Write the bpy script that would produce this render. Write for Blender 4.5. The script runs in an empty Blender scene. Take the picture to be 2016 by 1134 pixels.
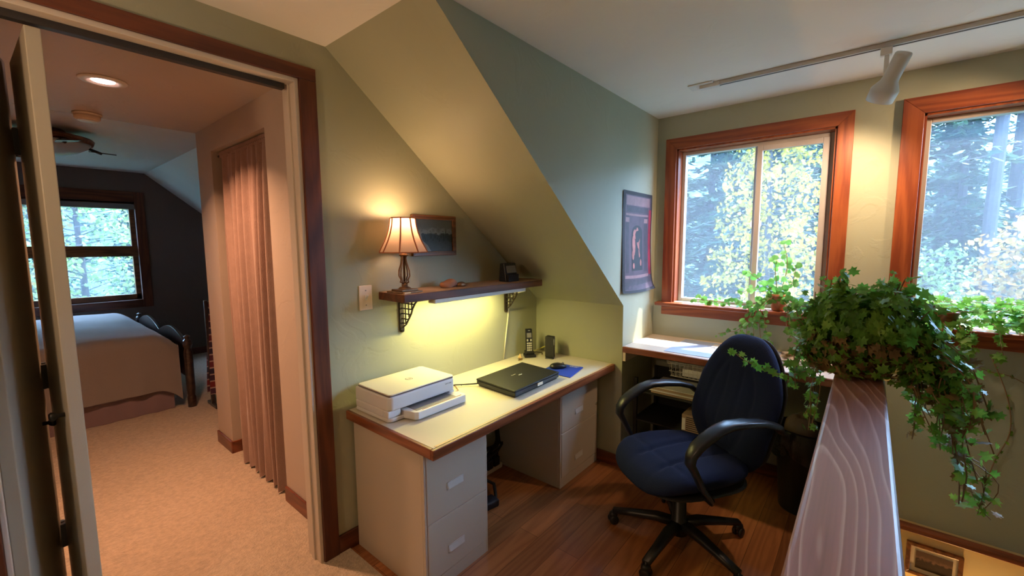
import bpy, math, random
from mathutils import Vector, Matrix, Euler
R = math.radians
C = bpy.context.scene.collection
sc = bpy.context.scene
# ------------------------------------------------------------------ camera, world, sun, exposure
cd = bpy.data.cameras.new('camera'); cam = bpy.data.objects.new('camera', cd); C.objects.link(cam)
cd.sensor_width = 36; cd.lens = 36 * 841.3 / 2016; cd.clip_start = .02; cd.clip_end = 200
_r = Vector((0.639976, -0.76837, -0.006202)); _u = Vector((0.083076, 0.061166, 0.994664)); _f = Vector((0.763891, 0.637077, -0.102978))
cam.matrix_world = Matrix(((_r.x, _u.x, -_f.x, 0), (_r.y, _u.y, -_f.y, 0), (_r.z, _u.z, -_f.z, 1.617), (0, 0, 0, 1)))
sc.camera = cam
sc.view_settings.view_transform = 'Standard'; sc.view_settings.look = 'None'; sc.view_settings.gamma = 1
sc.view_settings.use_curve_mapping = False; sc.view_settings.exposure = 0.08
sc.cycles.max_bounces = 8; sc.cycles.diffuse_bounces = 5; sc.cycles.glossy_bounces = 3; sc.cycles.transmission_bounces = 5
sc.cycles.transparent_max_bounces = 12; sc.cycles.sample_clamp_indirect = 6; sc.cycles.caustics_reflective = False; sc.cycles.caustics_refractive = False
w = bpy.data.worlds.new('world'); sc.world = w; w.use_nodes = True
bg = w.node_tree.nodes['Background']; bg.inputs[0].default_value = (0.42, 0.65, 1.0, 1); bg.inputs[1].default_value = 24

def lamp(name, kind, loc, power, col, size=.05, aim=None, angle=None, blend=.5):
    l = bpy.data.lights.new(name, kind); l.energy = power; l.color = col
    o = bpy.data.objects.new(name, l); C.objects.link(o); o.location = loc
    if kind == 'AREA': l.size = size
    elif kind == 'SUN': l.angle = size
    else: l.shadow_soft_size = size
    if kind == 'SPOT': l.spot_size = angle; l.spot_blend = blend
    if aim is not None: o.rotation_euler = (Vector(aim) - Vector(loc)).to_track_quat('-Z', 'Y').to_euler()
    return o
lamp('sun', 'SUN', (12, -7, 24), 19.0, (1.0, .93, .8), R(1.5), aim=(3, 0, 0))
lamp('warm_fill_light', 'POINT', (-.7, 1.374, 1.9), 27, (1, .64, .38), .08)       # added warm fill behind the camera, no fixture modelled
lamp('picture_wash_light', 'POINT', (3.2, -.57, -.78), 30, (1, .52, .17), .03)          # wall sconce of the lower floor

# ------------------------------------------------------------------ key dimensions
W, K, D, V, H = 2.047, 2.762, 1.294, 3.306, 2.554
XA, S = 1.078, 1.183
HB, ZB, FARY = 2.481, 2.60, 7.665
DK = .757

# ------------------------------------------------------------------ materials
def lin(c): return tuple(((v/255)/12.92 if v/255 <= .04045 else ((v/255+.055)/1.055)**2.4) for v in c)
def mat(name, col, rough=.5, metal=0., bump=0., bscale=60., var=0., vscale=4., emit=None, estr=0., coat=0., trans=0., alpha=None, sheen=0., spec=.5):
    m = bpy.data.materials.new(name); m.use_nodes = True; nt = m.node_tree; b = nt.nodes['Principled BSDF']
    c = (*col, 1)
    b.inputs['Base Color'].default_value = c; b.inputs['Roughness'].default_value = rough; b.inputs['Metallic'].default_value = metal
    b.inputs['Specular IOR Level'].default_value = spec
    b.inputs['Coat Weight'].default_value = coat; b.inputs['Transmission Weight'].default_value = trans; b.inputs['Sheen Weight'].default_value = sheen
    tc = nt.nodes.new('ShaderNodeTexCoord')
    if var:
        n = nt.nodes.new('ShaderNodeTexNoise'); n.inputs['Scale'].default_value = vscale; n.inputs['Detail'].default_value = 4
        nt.links.new(tc.outputs['Object'], n.inputs['Vector'])
        r = nt.nodes.new('ShaderNodeValToRGB'); r.color_ramp.elements[0].position = .3; r.color_ramp.elements[1].position = .7
        r.color_ramp.elements[0].color = (*[v*(1-var) for v in col], 1); r.color_ramp.elements[1].color = (*[min(1, v*(1+var)) for v in col], 1)
        nt.links.new(n.outputs['Fac'], r.inputs['Fac']); nt.links.new(r.outputs['Color'], b.inputs['Base Color'])
    if bump:
        n = nt.nodes.new('ShaderNodeTexNoise'); n.inputs['Scale'].default_value = bscale; n.inputs['Detail'].default_value = 3
        nt.links.new(tc.outputs['Object'], n.inputs['Vector'])
        bp = nt.nodes.new('ShaderNodeBump'); bp.inputs['Strength'].default_value = bump; bp.inputs['Distance'].default_value = .01
        nt.links.new(n.outputs['Fac'], bp.inputs['Height']); nt.links.new(bp.outputs['Normal'], b.inputs['Normal'])
    if emit: b.inputs['Emission Color'].default_value = (*emit, 1); b.inputs['Emission Strength'].default_value = estr
    if alpha is not None: b.inputs['Alpha'].default_value = alpha
    return m
def wood(name, dark, light, axis='x', scale=14., rough=.4, coat=.0, knots=False, bump=.1, planks=None, contrast=(.35, .75)):
    m = bpy.data.materials.new(name); m.use_nodes = True; nt = m.node_tree; b = nt.nodes['Principled BSDF']; L = nt.links.new
    tc = nt.nodes.new('ShaderNodeTexCoord'); mp = nt.nodes.new('ShaderNodeMapping'); L(tc.outputs['Object'], mp.inputs['Vector'])
    s = [1, 1, 1]; s['xyz'.index(axis)] = .09; mp.inputs['Scale'].default_value = s
    n1 = nt.nodes.new('ShaderNodeTexNoise'); n1.inputs['Scale'].default_value = scale*.45; n1.inputs['Detail'].default_value = 2; L(mp.outputs['Vector'], n1.inputs['Vector'])
    mul = nt.nodes.new('ShaderNodeMath'); mul.operation = 'MULTIPLY'; mul.inputs[1].default_value = 9; L(n1.outputs['Fac'], mul.inputs[0])
    fr = nt.nodes.new('ShaderNodeMath'); fr.operation = 'PINGPONG'; fr.inputs[1].default_value = .5; L(mul.outputs[0], fr.inputs[0])
    n2 = nt.nodes.new('ShaderNodeTexNoise'); n2.inputs['Scale'].default_value = scale*9; n2.inputs['Detail'].default_value = 3; L(mp.outputs['Vector'], n2.inputs['Vector'])
    ad = nt.nodes.new('ShaderNodeMath'); ad.operation = 'ADD'; L(fr.outputs[0], ad.inputs[0])
    m2 = nt.nodes.new('ShaderNodeMath'); m2.operation = 'MULTIPLY'; m2.inputs[1].default_value = .6; L(n2.outputs['Fac'], m2.inputs[0]); L(m2.outputs[0], ad.inputs[1])
    r = nt.nodes.new('ShaderNodeValToRGB'); r.color_ramp.elements[0].position = contrast[0]; r.color_ramp.elements[1].position = contrast[1]
    r.color_ramp.elements[0].color = (*dark, 1); r.color_ramp.elements[1].color = (*light, 1); L(ad.outputs[0], r.inputs['Fac'])
    col = r.outputs['Color']
    bp = nt.nodes.new('ShaderNodeBump'); bp.inputs['Strength'].default_value = bump; bp.inputs['Distance'].default_value = .004; L(ad.outputs[0], bp.inputs['Height'])
    if planks:
        br = nt.nodes.new('ShaderNodeTexBrick'); br.offset = .37; br.offset_frequency = 2
        br.inputs['Scale'].default_value = 1; br.inputs['Brick Width'].default_value = planks[0]; br.inputs['Row Height'].default_value = planks[1]
        br.inputs['Mortar Size'].default_value = .0012; br.inputs['Mortar Smooth'].default_value = .1
        br.inputs['Color1'].default_value = (.62, .58, .55, 1); br.inputs['Color2'].default_value = (1.2, 1.15, 1.05, 1); br.inputs['Mortar'].default_value = (.25, .22, .2, 1)
        L(tc.outputs['Object'], br.inputs['Vector'])
        mx = nt.nodes.new('ShaderNodeMix'); mx.data_type = 'RGBA'; mx.blend_type = 'MULTIPLY'; mx.inputs[0].default_value = 1
        L(col, mx.inputs[6]); L(br.outputs['Color'], mx.inputs[7]); col = mx.outputs[2]
    if knots:
        vo = nt.nodes.new('ShaderNodeTexVoronoi'); vo.inputs['Scale'].default_value = 2.2
        mp2 = nt.nodes.new('ShaderNodeMapping'); s2 = [1, 1, 1]; s2['xyz'.index(axis)] = .5; mp2.inputs['Scale'].default_value = s2
        L(tc.outputs['Object'], mp2.inputs['Vector']); L(mp2.outputs['Vector'], vo.inputs['Vector'])
        rr = nt.nodes.new('ShaderNodeValToRGB'); rr.color_ramp.elements[0].position = .02; rr.color_ramp.elements[1].position = .06
        rr.color_ramp.elements[0].color = (.3, .2, .15, 1); rr.color_ramp.elements[1].color = (1, 1, 1, 1); L(vo.outputs['Distance'], rr.inputs['Fac'])
        mx = nt.nodes.new('ShaderNodeMix'); mx.data_type = 'RGBA'; mx.blend_type = 'MULTIPLY'; mx.inputs[0].default_value = 1
        L(col, mx.inputs[6]); L(rr.outputs['Color'], mx.inputs[7]); col = mx.outputs[2]
    L(col, b.inputs['Base Color']); L(bp.outputs['Normal'], b.inputs['Normal'])
    b.inputs['Roughness'].default_value = rough; b.inputs['Coat Weight'].default_value = coat; b.inputs['Coat Roughness'].default_value = .12
    return m
def leafmat(name, a, b_, c, tl=.45, rough=.45, vscale=9):
    m = bpy.data.materials.new(name); m.use_nodes = True; nt = m.node_tree; p = nt.nodes['Principled BSDF']; L = nt.links.new
    tc = nt.nodes.new('ShaderNodeTexCoord'); n = nt.nodes.new('ShaderNodeTexNoise'); n.inputs['Scale'].default_value = vscale; n.inputs['Detail'].default_value = 2; L(tc.outputs['Object'], n.inputs['Vector'])
    r = nt.nodes.new('ShaderNodeValToRGB'); e = r.color_ramp.elements; e[0].position = .32; e[1].position = .7; e[0].color = (*a, 1); e[1].color = (*c, 1)
    q = e.new(.5); q.color = (*b_, 1); L(n.outputs['Fac'], r.inputs['Fac']); L(r.outputs['Color'], p.inputs['Base Color']); p.inputs['Roughness'].default_value = rough
    t = nt.nodes.new('ShaderNodeBsdfTranslucent'); L(r.outputs['Color'], t.inputs['Color'])
    mx = nt.nodes.new('ShaderNodeMixShader'); mx.inputs[0].default_value = tl; L(p.outputs[0], mx.inputs[1]); L(t.outputs[0], mx.inputs[2])
    L(mx.outputs[0], nt.nodes['Material Output'].inputs['Surface'])
    return m
M = {}
def wallmat(name, col):
    m = mat(name, col, rough=.55, var=.03, vscale=1.5, spec=.4); nt = m.node_tree; b = nt.nodes['Principled BSDF']; L = nt.links.new
    tc = nt.nodes.new('ShaderNodeTexCoord')
    n = nt.nodes.new('ShaderNodeTexNoise'); n.inputs['Scale'].default_value = 5; n.inputs['Detail'].default_value = 4; n.inputs['Distortion'].default_value = 1.2; L(tc.outputs['Object'], n.inputs['Vector'])
    r = nt.nodes.new('ShaderNodeValToRGB'); r.color_ramp.elements[0].position = .55; r.color_ramp.elements[1].position = .62; L(n.outputs['Fac'], r.inputs['Fac'])
    n2 = nt.nodes.new('ShaderNodeTexNoise'); n2.inputs['Scale'].default_value = 90; L(tc.outputs['Object'], n2.inputs['Vector'])
    ad = nt.nodes.new('ShaderNodeMath'); ad.operation = 'MULTIPLY_ADD'; ad.inputs[1].default_value = .25; L(n2.outputs['Fac'], ad.inputs[0]); L(r.outputs['Color'], ad.inputs[2])
    bp = nt.nodes.new('ShaderNodeBump'); bp.inputs['Strength'].default_value = .14; bp.inputs['Distance'].default_value = .006
    L(ad.outputs[0], bp.inputs['Height']); L(bp.outputs['Normal'], b.inputs['Normal'])
    return m
M['green'] = wallmat('sage_green_plaster', (.385, .39, .28))
M['ceil'] = wallmat('ceiling_paint', (.84, .80, .74))
M['cream'] = wallmat('cream_plaster', (.52, .44, .37))
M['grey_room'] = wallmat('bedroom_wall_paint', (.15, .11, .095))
M['yellow'] = wallmat('yellow_plaster', (.80, .66, .36))
M['floorwood'] = wood('cherry_floor', (.30, .11, .04), (.40, .16, .06), 'x', 16, .33, .3, planks=(1.1, .13), bump=.03)
M['carpet'] = mat('beige_carpet', (.50, .40, .29), .95, bump=1.0, bscale=90, var=.16, vscale=45, sheen=.2)
M['fir'] = wood('reddish_fir_trim', (.20, .040, .012), (.32, .080, .022), 'z', 10, .38, .15, knots=True, bump=.03)
M['firh'] = wood('reddish_fir_trim_level', (.20, .040, .012), (.32, .080, .022), 'y', 10, .38, .15, knots=True, bump=.03)
M['darktrim'] = wood('dark_stained_trim', (.075, .017, .007), (.15, .038, .014), 'z', 10, .4, .15, bump=.03)
M['darktrimx'] = wood('dark_stained_trim_level', (.075, .017, .007), (.15, .038, .014), 'x', 10, .4, .15, bump=.03)
M['darktrimy'] = wood('dark_stained_base', (.12, .03, .012), (.22, .06, .022), 'y', 10, .4, .15, bump=.03)
M['edge'] = wood('desk_edge_wood', (.15, .038, .013), (.27, .078, .026), 'x', 12, .35, .3, bump=.03)
M['edgey'] = wood('desk_edge_wood_end', (.15, .038, .013), (.27, .078, .026), 'y', 12, .35, .3, bump=.03)
M['strip'] = wood('pale_edge_band', (.55, .38, .18), (.66, .48, .26), 'x', 14, .4, 0)
def railmat():
    m = mat('varnished_fir_rail', (.3, .1, .06), .45, coat=1.0); nt = m.node_tree; b = nt.nodes['Principled BSDF']; L = nt.links.new; b.inputs['Coat Roughness'].default_value = .33
    tc = nt.nodes.new('ShaderNodeTexCoord'); mp = nt.nodes.new('ShaderNodeMapping'); mp.inputs['Scale'].default_value = (.16, 1, 1); L(tc.outputs['Object'], mp.inputs['Vector'])
    n = nt.nodes.new('ShaderNodeTexNoise'); n.inputs['Scale'].default_value = 5.5; n.inputs['Detail'].default_value = 1.5; n.inputs['Roughness'].default_value = .35; L(mp.outputs['Vector'], n.inputs['Vector'])
    a = nt.nodes.new('ShaderNodeMath'); a.operation = 'MULTIPLY'; a.inputs[1].default_value = 20; L(n.outputs['Fac'], a.inputs[0])
    f = nt.nodes.new('ShaderNodeMath'); f.operation = 'FRACT'; L(a.outputs[0], f.inputs[0])
    r = nt.nodes.new('ShaderNodeValToRGB'); e = r.color_ramp.elements; e[0].position = 0; e[0].color = (.34, .15, .13, 1); e[1].position = 1; e[1].color = (.34, .15, .13, 1)
    q = e.new(.62); q.color = (.40, .19, .17, 1); q = e.new(.86); q.color = (.66, .46, .44, 1); q = e.new(.94); q.color = (.38, .17, .14, 1)
    L(f.outputs[0], r.inputs['Fac'])
    fine = nt.nodes.new('ShaderNodeTexNoise'); fine.inputs['Scale'].default_value = 140; mp2 = nt.nodes.new('ShaderNodeMapping'); mp2.inputs['Scale'].default_value = (.03, 1, 1); L(tc.outputs['Object'], mp2.inputs['Vector']); L(mp2.outputs['Vector'], fine.inputs['Vector'])
    mx = nt.nodes.new('ShaderNodeMix'); mx.data_type = 'RGBA'; mx.blend_type = 'OVERLAY'; mx.inputs[0].default_value = .25; L(r.outputs['Color'], mx.inputs[6]); L(fine.outputs['Fac'], mx.inputs[7])
    L(mx.outputs[2], b.inputs['Base Color'])
    bp = nt.nodes.new('ShaderNodeBump'); bp.inputs['Strength'].default_value = .5; bp.inputs['Distance'].default_value = .0012; L(f.outputs[0], bp.inputs['Height']); L(bp.outputs[0], b.inputs['Normal']); L(bp.outputs[0], b.inputs['Coat Normal'])
    return m
M['rail'] = railmat()
M['laminate'] = mat('cream_laminate', (.58, .53, .44), .38)
M['laminate2'] = mat('beige_laminate', (.70, .58, .48), .35)
M['cabinet'] = mat('putty_metal', (.53, .45, .36), .42, bump=.02, bscale=300)
M['handle'] = mat('handle_plate', (.60, .57, .54), .35)
M['prn'] = mat('printer_white', (.72, .70, .70), .4)
M['prntop'] = mat('printer_lid', (.70, .66, .60), .45)
M['prndark'] = mat('printer_gap', (.12, .08, .08), .5)
M['prngrey'] = mat('printer_tray_grey', (.22, .21, .21), .5)
M['black'] = mat('black_plastic', (.012, .012, .013), .38)
M['blackm'] = mat('black_matte', (.014, .013, .013), .7)
M['lapt'] = mat('laptop_lid', (.012, .012, .011), .5, spec=.3)
M['silver'] = mat('silver', (.75, .72, .68), .25, metal=.8)
M['padblue'] = mat('mousepad_blue', (.012, .05, .42), .7)
M['navy'] = mat('chair_fabric', (.008, .014, .048), .9, bump=.3, bscale=250, spec=.2)
M['navyk'] = mat('chair_piping', (.012, .014, .025), .6)
M['armpl'] = mat('chair_arm_plastic', (.015, .018, .028), .32)
M['white'] = mat('white_plastic', (.72, .70, .66), .4)
M['ivory'] = mat('ivory_plastic', (.72, .62, .50), .4)
M['vinyl'] = mat('window_vinyl', (.50, .46, .45), .45)
M['trackw'] = mat('track_paint', (.55, .54, .51), .45)
M['bronze'] = mat('aged_bronze', (.28, .16, .09), .4, metal=.7, var=.3, vscale=40)
M['iron'] = mat('cast_iron', (.03, .02, .014), .55, metal=.4, var=.3, vscale=60)
M['door'] = mat('door_paint', (.42, .38, .30), .5, bump=.03, bscale=200)
M['jamb'] = mat('jamb_paint', (.62, .54, .46), .5)
M['curtain'] = mat('curtain_fabric', (.36, .24, .20), .9, bump=.25, bscale=140, sheen=.3, var=.06, vscale=20)
M['terracotta'] = mat('terracotta', (.42, .16, .07), .8, var=.2, vscale=20)
M['soil'] = mat('soil', (.04, .025, .015), .95, bump=.5)
M['basket'] = mat('wicker', (.20, .10, .045), .7, bump=.8, bscale=70, var=.4, vscale=40)
M['stem'] = mat('stem_brown', (.22, .13, .06), .7)
M['stemg'] = mat('stem_green', (.20, .25, .08), .6)
M['ivy'] = leafmat('ivy_leaf', (.06, .18, .02), (.13, .33, .04), (.27, .50, .08), .4, .4, 14)
M['ivydry'] = leafmat('dry_leaf', (.10, .065, .02), (.18, .12, .04), (.30, .20, .08), .3, .6, 20)
M['pothos'] = leafmat('round_leaf', (.07, .20, .03), (.13, .32, .06), (.26, .46, .12), .5, .35, 10)
M['needles'] = leafmat('conifer_needles', (.008, .036, .030), (.02, .072, .052), (.07, .16, .10), .35, .6, 1.6)
M['needles2'] = leafmat('fir_needles', (.010, .040, .030), (.028, .075, .050), (.09, .16, .08), .35, .6, 1.6)
M['yleaf'] = leafmat('autumn_leaf', (.22, .18, .012), (.34, .27, .02), (.48, .37, .05), .55, .5, 3)
M['oleaf'] = leafmat('orange_leaf', (.18, .09, .02), (.26, .16, .04), (.34, .26, .07), .5, .5, 3)
M['gleaf'] = leafmat('green_leaf', (.09, .18, .05), (.16, .26, .08), (.30, .35, .13), .5, .5, 2)
M['bark'] = mat('bark', (.022, .022, .026), .9, bump=.8, bscale=12, var=.3, vscale=6)
M['hill'] = leafmat('forest_slope', (.015, .045, .050), (.03, .08, .08), (.09, .15, .11), .0, .9, .9)
M['ground'] = mat('forest_floor', (.10, .10, .05), .95, var=.5, vscale=1.2)
M['comforter'] = mat('comforter_fabric', (.25, .22, .21), .85, bump=.35, bscale=14, sheen=.3)
M['skirt'] = mat('bed_skirt_fabric', (.24, .17, .19), .9, bump=.3, bscale=30)
M['darkwood'] = wood('dark_bed_wood', (.02, .012, .012), (.045, .025, .02), 'y', 10, .3, .5)
M['glassbowl'] = mat('frosted_bowl', (.45, .52, .55), .4)
M['paper'] = mat('paper', (.66, .64, .62), .7)
M['bluepaper'] = mat('blue_paper', (.40, .48, .66), .45, var=.1, vscale=6)
M['yellowp'] = mat('yellow_folder', (.70, .50, .08), .6)
M['brownp'] = mat('kraft_cover', (.35, .24, .16), .7)
M['lamplit_top'] = mat('lamplit_shelf_top', (.42, .27, .19), .6, var=.15, vscale=6)  # pinkish glow of the table lamp put into the shelf top colour
M['redstuff'] = mat('dusty_red_cloth', (.42, .20, .12), .8)
M['plasticbag'] = mat('bin_liner', (.02, .02, .018), .22, bump=.8, bscale=18)
M['wire'] = mat('basket_wire', (.62, .60, .54), .4, metal=.3)
M['rod'] = mat('dark_track', (.05, .045, .045), .5, metal=.4)
M['cordw'] = mat('white_cord', (.70, .68, .55), .5)
M['cordy'] = mat('yellow_cord', (.66, .62, .08), .5)
M['screen'] = mat('grey_screen', (.22, .21, .21), .25)
M['key'] = mat('keypad_button', (.55, .52, .44), .5)
M['frame'] = wood('picture_frame_wood', (.10, .035, .012), (.22, .085, .03), 'x', 16, .35, .3)
M['matb'] = mat('picture_mat', (.62, .54, .46), .8)
def glassmat():
    m = bpy.data.materials.new('window_glass'); m.use_nodes = True; nt = m.node_tree; nt.nodes.remove(nt.nodes['Principled BSDF']); L = nt.links.new
    t = nt.nodes.new('ShaderNodeBsdfTransparent'); t.inputs[0].default_value = (.93, .96, .98, 1)
    tr = nt.nodes.new('ShaderNodeBsdfTranslucent'); tr.inputs[0].default_value = (.8, .88, 1, 1)
    g = nt.nodes.new('ShaderNodeBsdfGlossy'); g.inputs['Roughness'].default_value = .02
    a = nt.nodes.new('ShaderNodeMixShader'); a.inputs[0].default_value = .035; L(t.outputs[0], a.inputs[1]); L(tr.outputs[0], a.inputs[2])
    b = nt.nodes.new('ShaderNodeMixShader'); b.inputs[0].default_value = .02; L(a.outputs[0], b.inputs[1]); L(g.outputs[0], b.inputs[2])
    L(b.outputs[0], nt.nodes['Material Output'].inputs['Surface']); return m
M['glass'] = glassmat()
def shademat():
    m = bpy.data.materials.new('lamp_shade_fabric'); m.use_nodes = True; nt = m.node_tree; p = nt.nodes['Principled BSDF']; L = nt.links.new
    p.inputs['Base Color'].default_value = (.60, .46, .38, 1); p.inputs['Roughness'].default_value = .9
    t = nt.nodes.new('ShaderNodeBsdfTranslucent'); t.inputs[0].default_value = (.62, .44, .34, 1)
    mx = nt.nodes.new('ShaderNodeMixShader'); mx.inputs[0].default_value = .5; L(p.outputs[0], mx.inputs[1]); L(t.outputs[0], mx.inputs[2])
    L(mx.outputs[0], nt.nodes['Material Output'].inputs['Surface']); return m
M['shade'] = shademat()
def plaidmat():
    m = mat('plaid_wool', (.2, .02, .02), .9); nt = m.node_tree; b = nt.nodes['Principled BSDF']; L = nt.links.new
    tc = nt.nodes.new('ShaderNodeTexCoord'); ch = nt.nodes.new('ShaderNodeTexBrick'); ch.offset = 0
    ch.inputs['Scale'].default_value = 9; ch.inputs['Color1'].default_value = (.16, .015, .02, 1); ch.inputs['Color2'].default_value = (.02, .02, .05, 1); ch.inputs['Mortar'].default_value = (.35, .25, .22, 1)
    ch.inputs['Mortar Size'].default_value = .06; ch.inputs['Brick Width'].default_value = .6; ch.inputs['Row Height'].default_value = .6
    mp = nt.nodes.new('ShaderNodeMapping'); mp.inputs['Rotation'].default_value = (R(90), 0, 0)
    L(tc.outputs['Object'], mp.inputs['Vector']); L(mp.outputs['Vector'], ch.inputs['Vector']); L(ch.outputs['Color'], b.inputs['Base Color']); return m
M['plaid'] = plaidmat()

# ------------------------------------------------------------------ mesh helpers
OFF = {}
class MB:
    def __init__(s): s.v = []; s.f = []; s.m = []
    def add(s, vs, fs, mi=0):
        o = len(s.v); s.v += [tuple(p) for p in vs]; s.f += [tuple(i+o for i in f) for f in fs]; s.m += [mi]*len(fs); return s
    def box(s, x0, y0, z0, x1, y1, z1, mi=0):
        x0, x1 = sorted((x0, x1)); y0, y1 = sorted((y0, y1)); z0, z1 = sorted((z0, z1))
        return s.add([(x0,y0,z0),(x1,y0,z0),(x1,y1,z0),(x0,y1,z0),(x0,y0,z1),(x1,y0,z1),(x1,y1,z1),(x0,y1,z1)],
                     [(0,3,2,1),(4,5,6,7),(0,1,5,4),(1,2,6,5),(2,3,7,6),(3,0,4,7)], mi)
    def prism(s, pts, axis, a, b, mi=0):
        def P(p, h):
            return {'x': (h, p[0], p[1]), 'y': (p[0], h, p[1]), 'z': (p[0], p[1], h)}[axis]
        n = len(pts); vs = [P(p, a) for p in pts] + [P(p, b) for p in pts]
        fs = [tuple(range(n)), tuple(range(2*n-1, n-1, -1))] + [(i, i+n, (i+1) % n+n, (i+1) % n) for i in range(n)]
        return s.add(vs, fs, mi)
    def sweep(s, pts, wd, ht=None, n=8, side=None, mi=0, cap=True):
        pts = [Vector(p) for p in pts]; N = len(pts)
        wd = wd if isinstance(wd, (list, tuple)) else [wd]*N; ht = ht if ht is not None else wd
        ht = ht if isinstance(ht, (list, tuple)) else [ht]*N
        vs = []; prev = None
        for i, p in enumerate(pts):
            t = (pts[min(i+1, N-1)] - pts[max(i-1, 0)]).normalized()
            if side is not None: a = Vector(side)
            else:
                a = prev if prev is not None else (Vector((0, 0, 1)) if abs(t.z) < .9 else Vector((1, 0, 0)))
            a = (a - t*a.dot(t)).normalized(); prev = a; b = t.cross(a)
            for k in range(n):
                th = 2*math.pi*k/n; c, q = math.cos(th), math.sin(th)
                if side is not None: c = math.copysign(abs(c)**.6, c); q = math.copysign(abs(q)**.6, q)
                vs.append(p + a*c*wd[i] + b*q*ht[i])
        fs = [(i*n+k, i*n+(k+1) % n, (i+1)*n+(k+1) % n, (i+1)*n+k) for i in range(N-1) for k in range(n)]
        if cap: fs += [tuple(range(n-1, -1, -1)), tuple((N-1)*n+k for k in range(n))]
        return s.add(vs, fs, mi)
    def lathe(s, prof, c, n=24, mi=0, ax=None, cap=True):
        c = Vector(c); q = Vector((0, 0, 1)).rotation_difference(Vector(ax).normalized()) if ax is not None else None
        vs = []
        for r, z in prof:
            for k in range(n):
                a = 2*math.pi*k/n; p = Vector((r*math.cos(a), r*math.sin(a), z))
                vs.append(c + (q @ p if q else p))
        N = len(prof); fs = [(i*n+k, i*n+(k+1) % n, (i+1)*n+(k+1) % n, (i+1)*n+k) for i in range(N-1) for k in range(n)]
        if cap: fs += [tuple(range(n-1, -1, -1)), tuple((N-1)*n+k for k in range(n))]
        return s.add(vs, fs, mi)
    def grid(s, fn, nu, nv, mi=0, wrap=False):
        vs = [fn(i/nu, j/nv) for i in range(nu+1) for j in range(nv+1)]
        return s.add(vs, [(i*(nv+1)+j, (i+1)*(nv+1)+j, (i+1)*(nv+1)+j+1, i*(nv+1)+j+1) for i in range(nu) for j in range(nv)], mi)
    def pad(s, a, b, th, fn=lambda p: p, e=.55, dome=.25, n=40, crease=None, mi=0, shape=None):
        rings = [(0, 1)] + [(.05*q, 1) for q in range(1, 13)] + [(.64, .985), (.70, .97), (.76, .94), (.82, .90), (.87, .84), (.95, .6), (1.0, .2), (1.0, -.2), (.95, -.6), (.86, -.85), (.6, -1), (.3, -1), (0, -1)]
        vs = []
        for r, h in rings:
            for k in range(n):
                t = 2*math.pi*k/n; c = math.copysign(abs(math.cos(t))**e, math.cos(t)); q = math.copysign(abs(math.sin(t))**e, math.sin(t))
                x, y = a*r*c, b*r*q
                if shape: x, y = shape(x, y)
                z = th*.5*h + (dome*th*(1-r*r) if h > 0 else 0)
                if crease and h > .5: z -= crease(x, y)
                vs.append(fn(Vector((x, y, z))))
        N = len(rings)
        return s.add(vs, [(i*n+k, i*n+(k+1) % n, (i+1)*n+(k+1) % n, (i+1)*n+k) for i in range(N-1) for k in range(n)], mi)
    def leaf(s, c, nrm, up, size, shape, mi=0, fold=.12):
        nrm = Vector(nrm).normalized(); up = Vector(up); up = (up - nrm*up.dot(nrm))
        up = up.normalized() if up.length > 1e-4 else nrm.orthogonal().normalized(); sd = up.cross(nrm); c = Vector(c)
        vs = [c]; 
        for x, y in shape: vs.append(c + sd*x*size + up*y*size - nrm*abs(x)*fold*size)
        n = len(shape)
        return s.add(vs, [(0, i+1, (i+1) % n+1) for i in range(n)], mi)
    def build(s, name, mats, parent=None, smooth=False, bevel=0., label=None, loc=None, seg=2, subsurf=0):
        mats = mats if isinstance(mats, (list, tuple)) else [mats]
        if parent is not None: off = OFF[parent.name]
        elif loc is not None: off = Vector(loc)
        else:
            xs, ys, zs = zip(*s.v); off = Vector(((min(xs)+max(xs))/2, (min(ys)+max(ys))/2, min(zs)))
        me = bpy.data.meshes.new(name); me.from_pydata([(x-off.x, y-off.y, z-off.z) for x, y, z in s.v], [], s.f)
        for m in mats: me.materials.append(M[m] if isinstance(m, str) else m)
        for p, i in zip(me.polygons, s.m): p.material_index = i
        if smooth: me.shade_smooth()
        me.update()
        o = bpy.data.objects.new(name, me); C.objects.link(o)
        if parent is not None: o.parent = parent; OFF[o.name] = OFF[parent.name]
        else: o.location = off; OFF[o.name] = off
        if bevel:
            b = o.modifiers.new('bevel', 'BEVEL'); b.width = bevel; b.segments = seg; b.limit_method = 'ANGLE'; b.angle_limit = R(40)
        if subsurf:
            q = o.modifiers.new('sub', 'SUBSURF'); q.levels = subsurf; q.render_levels = subsurf
        if label: o['label'] = label
        return o
def box(*a, mi=0): return MB().box(*a, mi=mi)
def tag(o, label, cat, group=None, kind=None):
    if label: o['label'] = label
    if cat: o['category'] = cat
    if group: o['group'] = group
    if kind: o['kind'] = kind
    return o
def thing(name, loc, label=None, cat=None, group=None, kind=None, rz=0):
    o = bpy.data.objects.new(name, None); o.empty_display_size = .05; C.objects.link(o); o.location = loc; o.rotation_euler = (0, 0, rz)
    OFF[o.name] = Vector(loc) if not rz else Vector((0, 0, 0)); return tag(o, label, cat, group, kind)
def struct(name, mb, m, label=None, **k):
    o = mb.build(name, m, **k); o['kind'] = 'structure'
    if label: o['label'] = label
    return o
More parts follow.
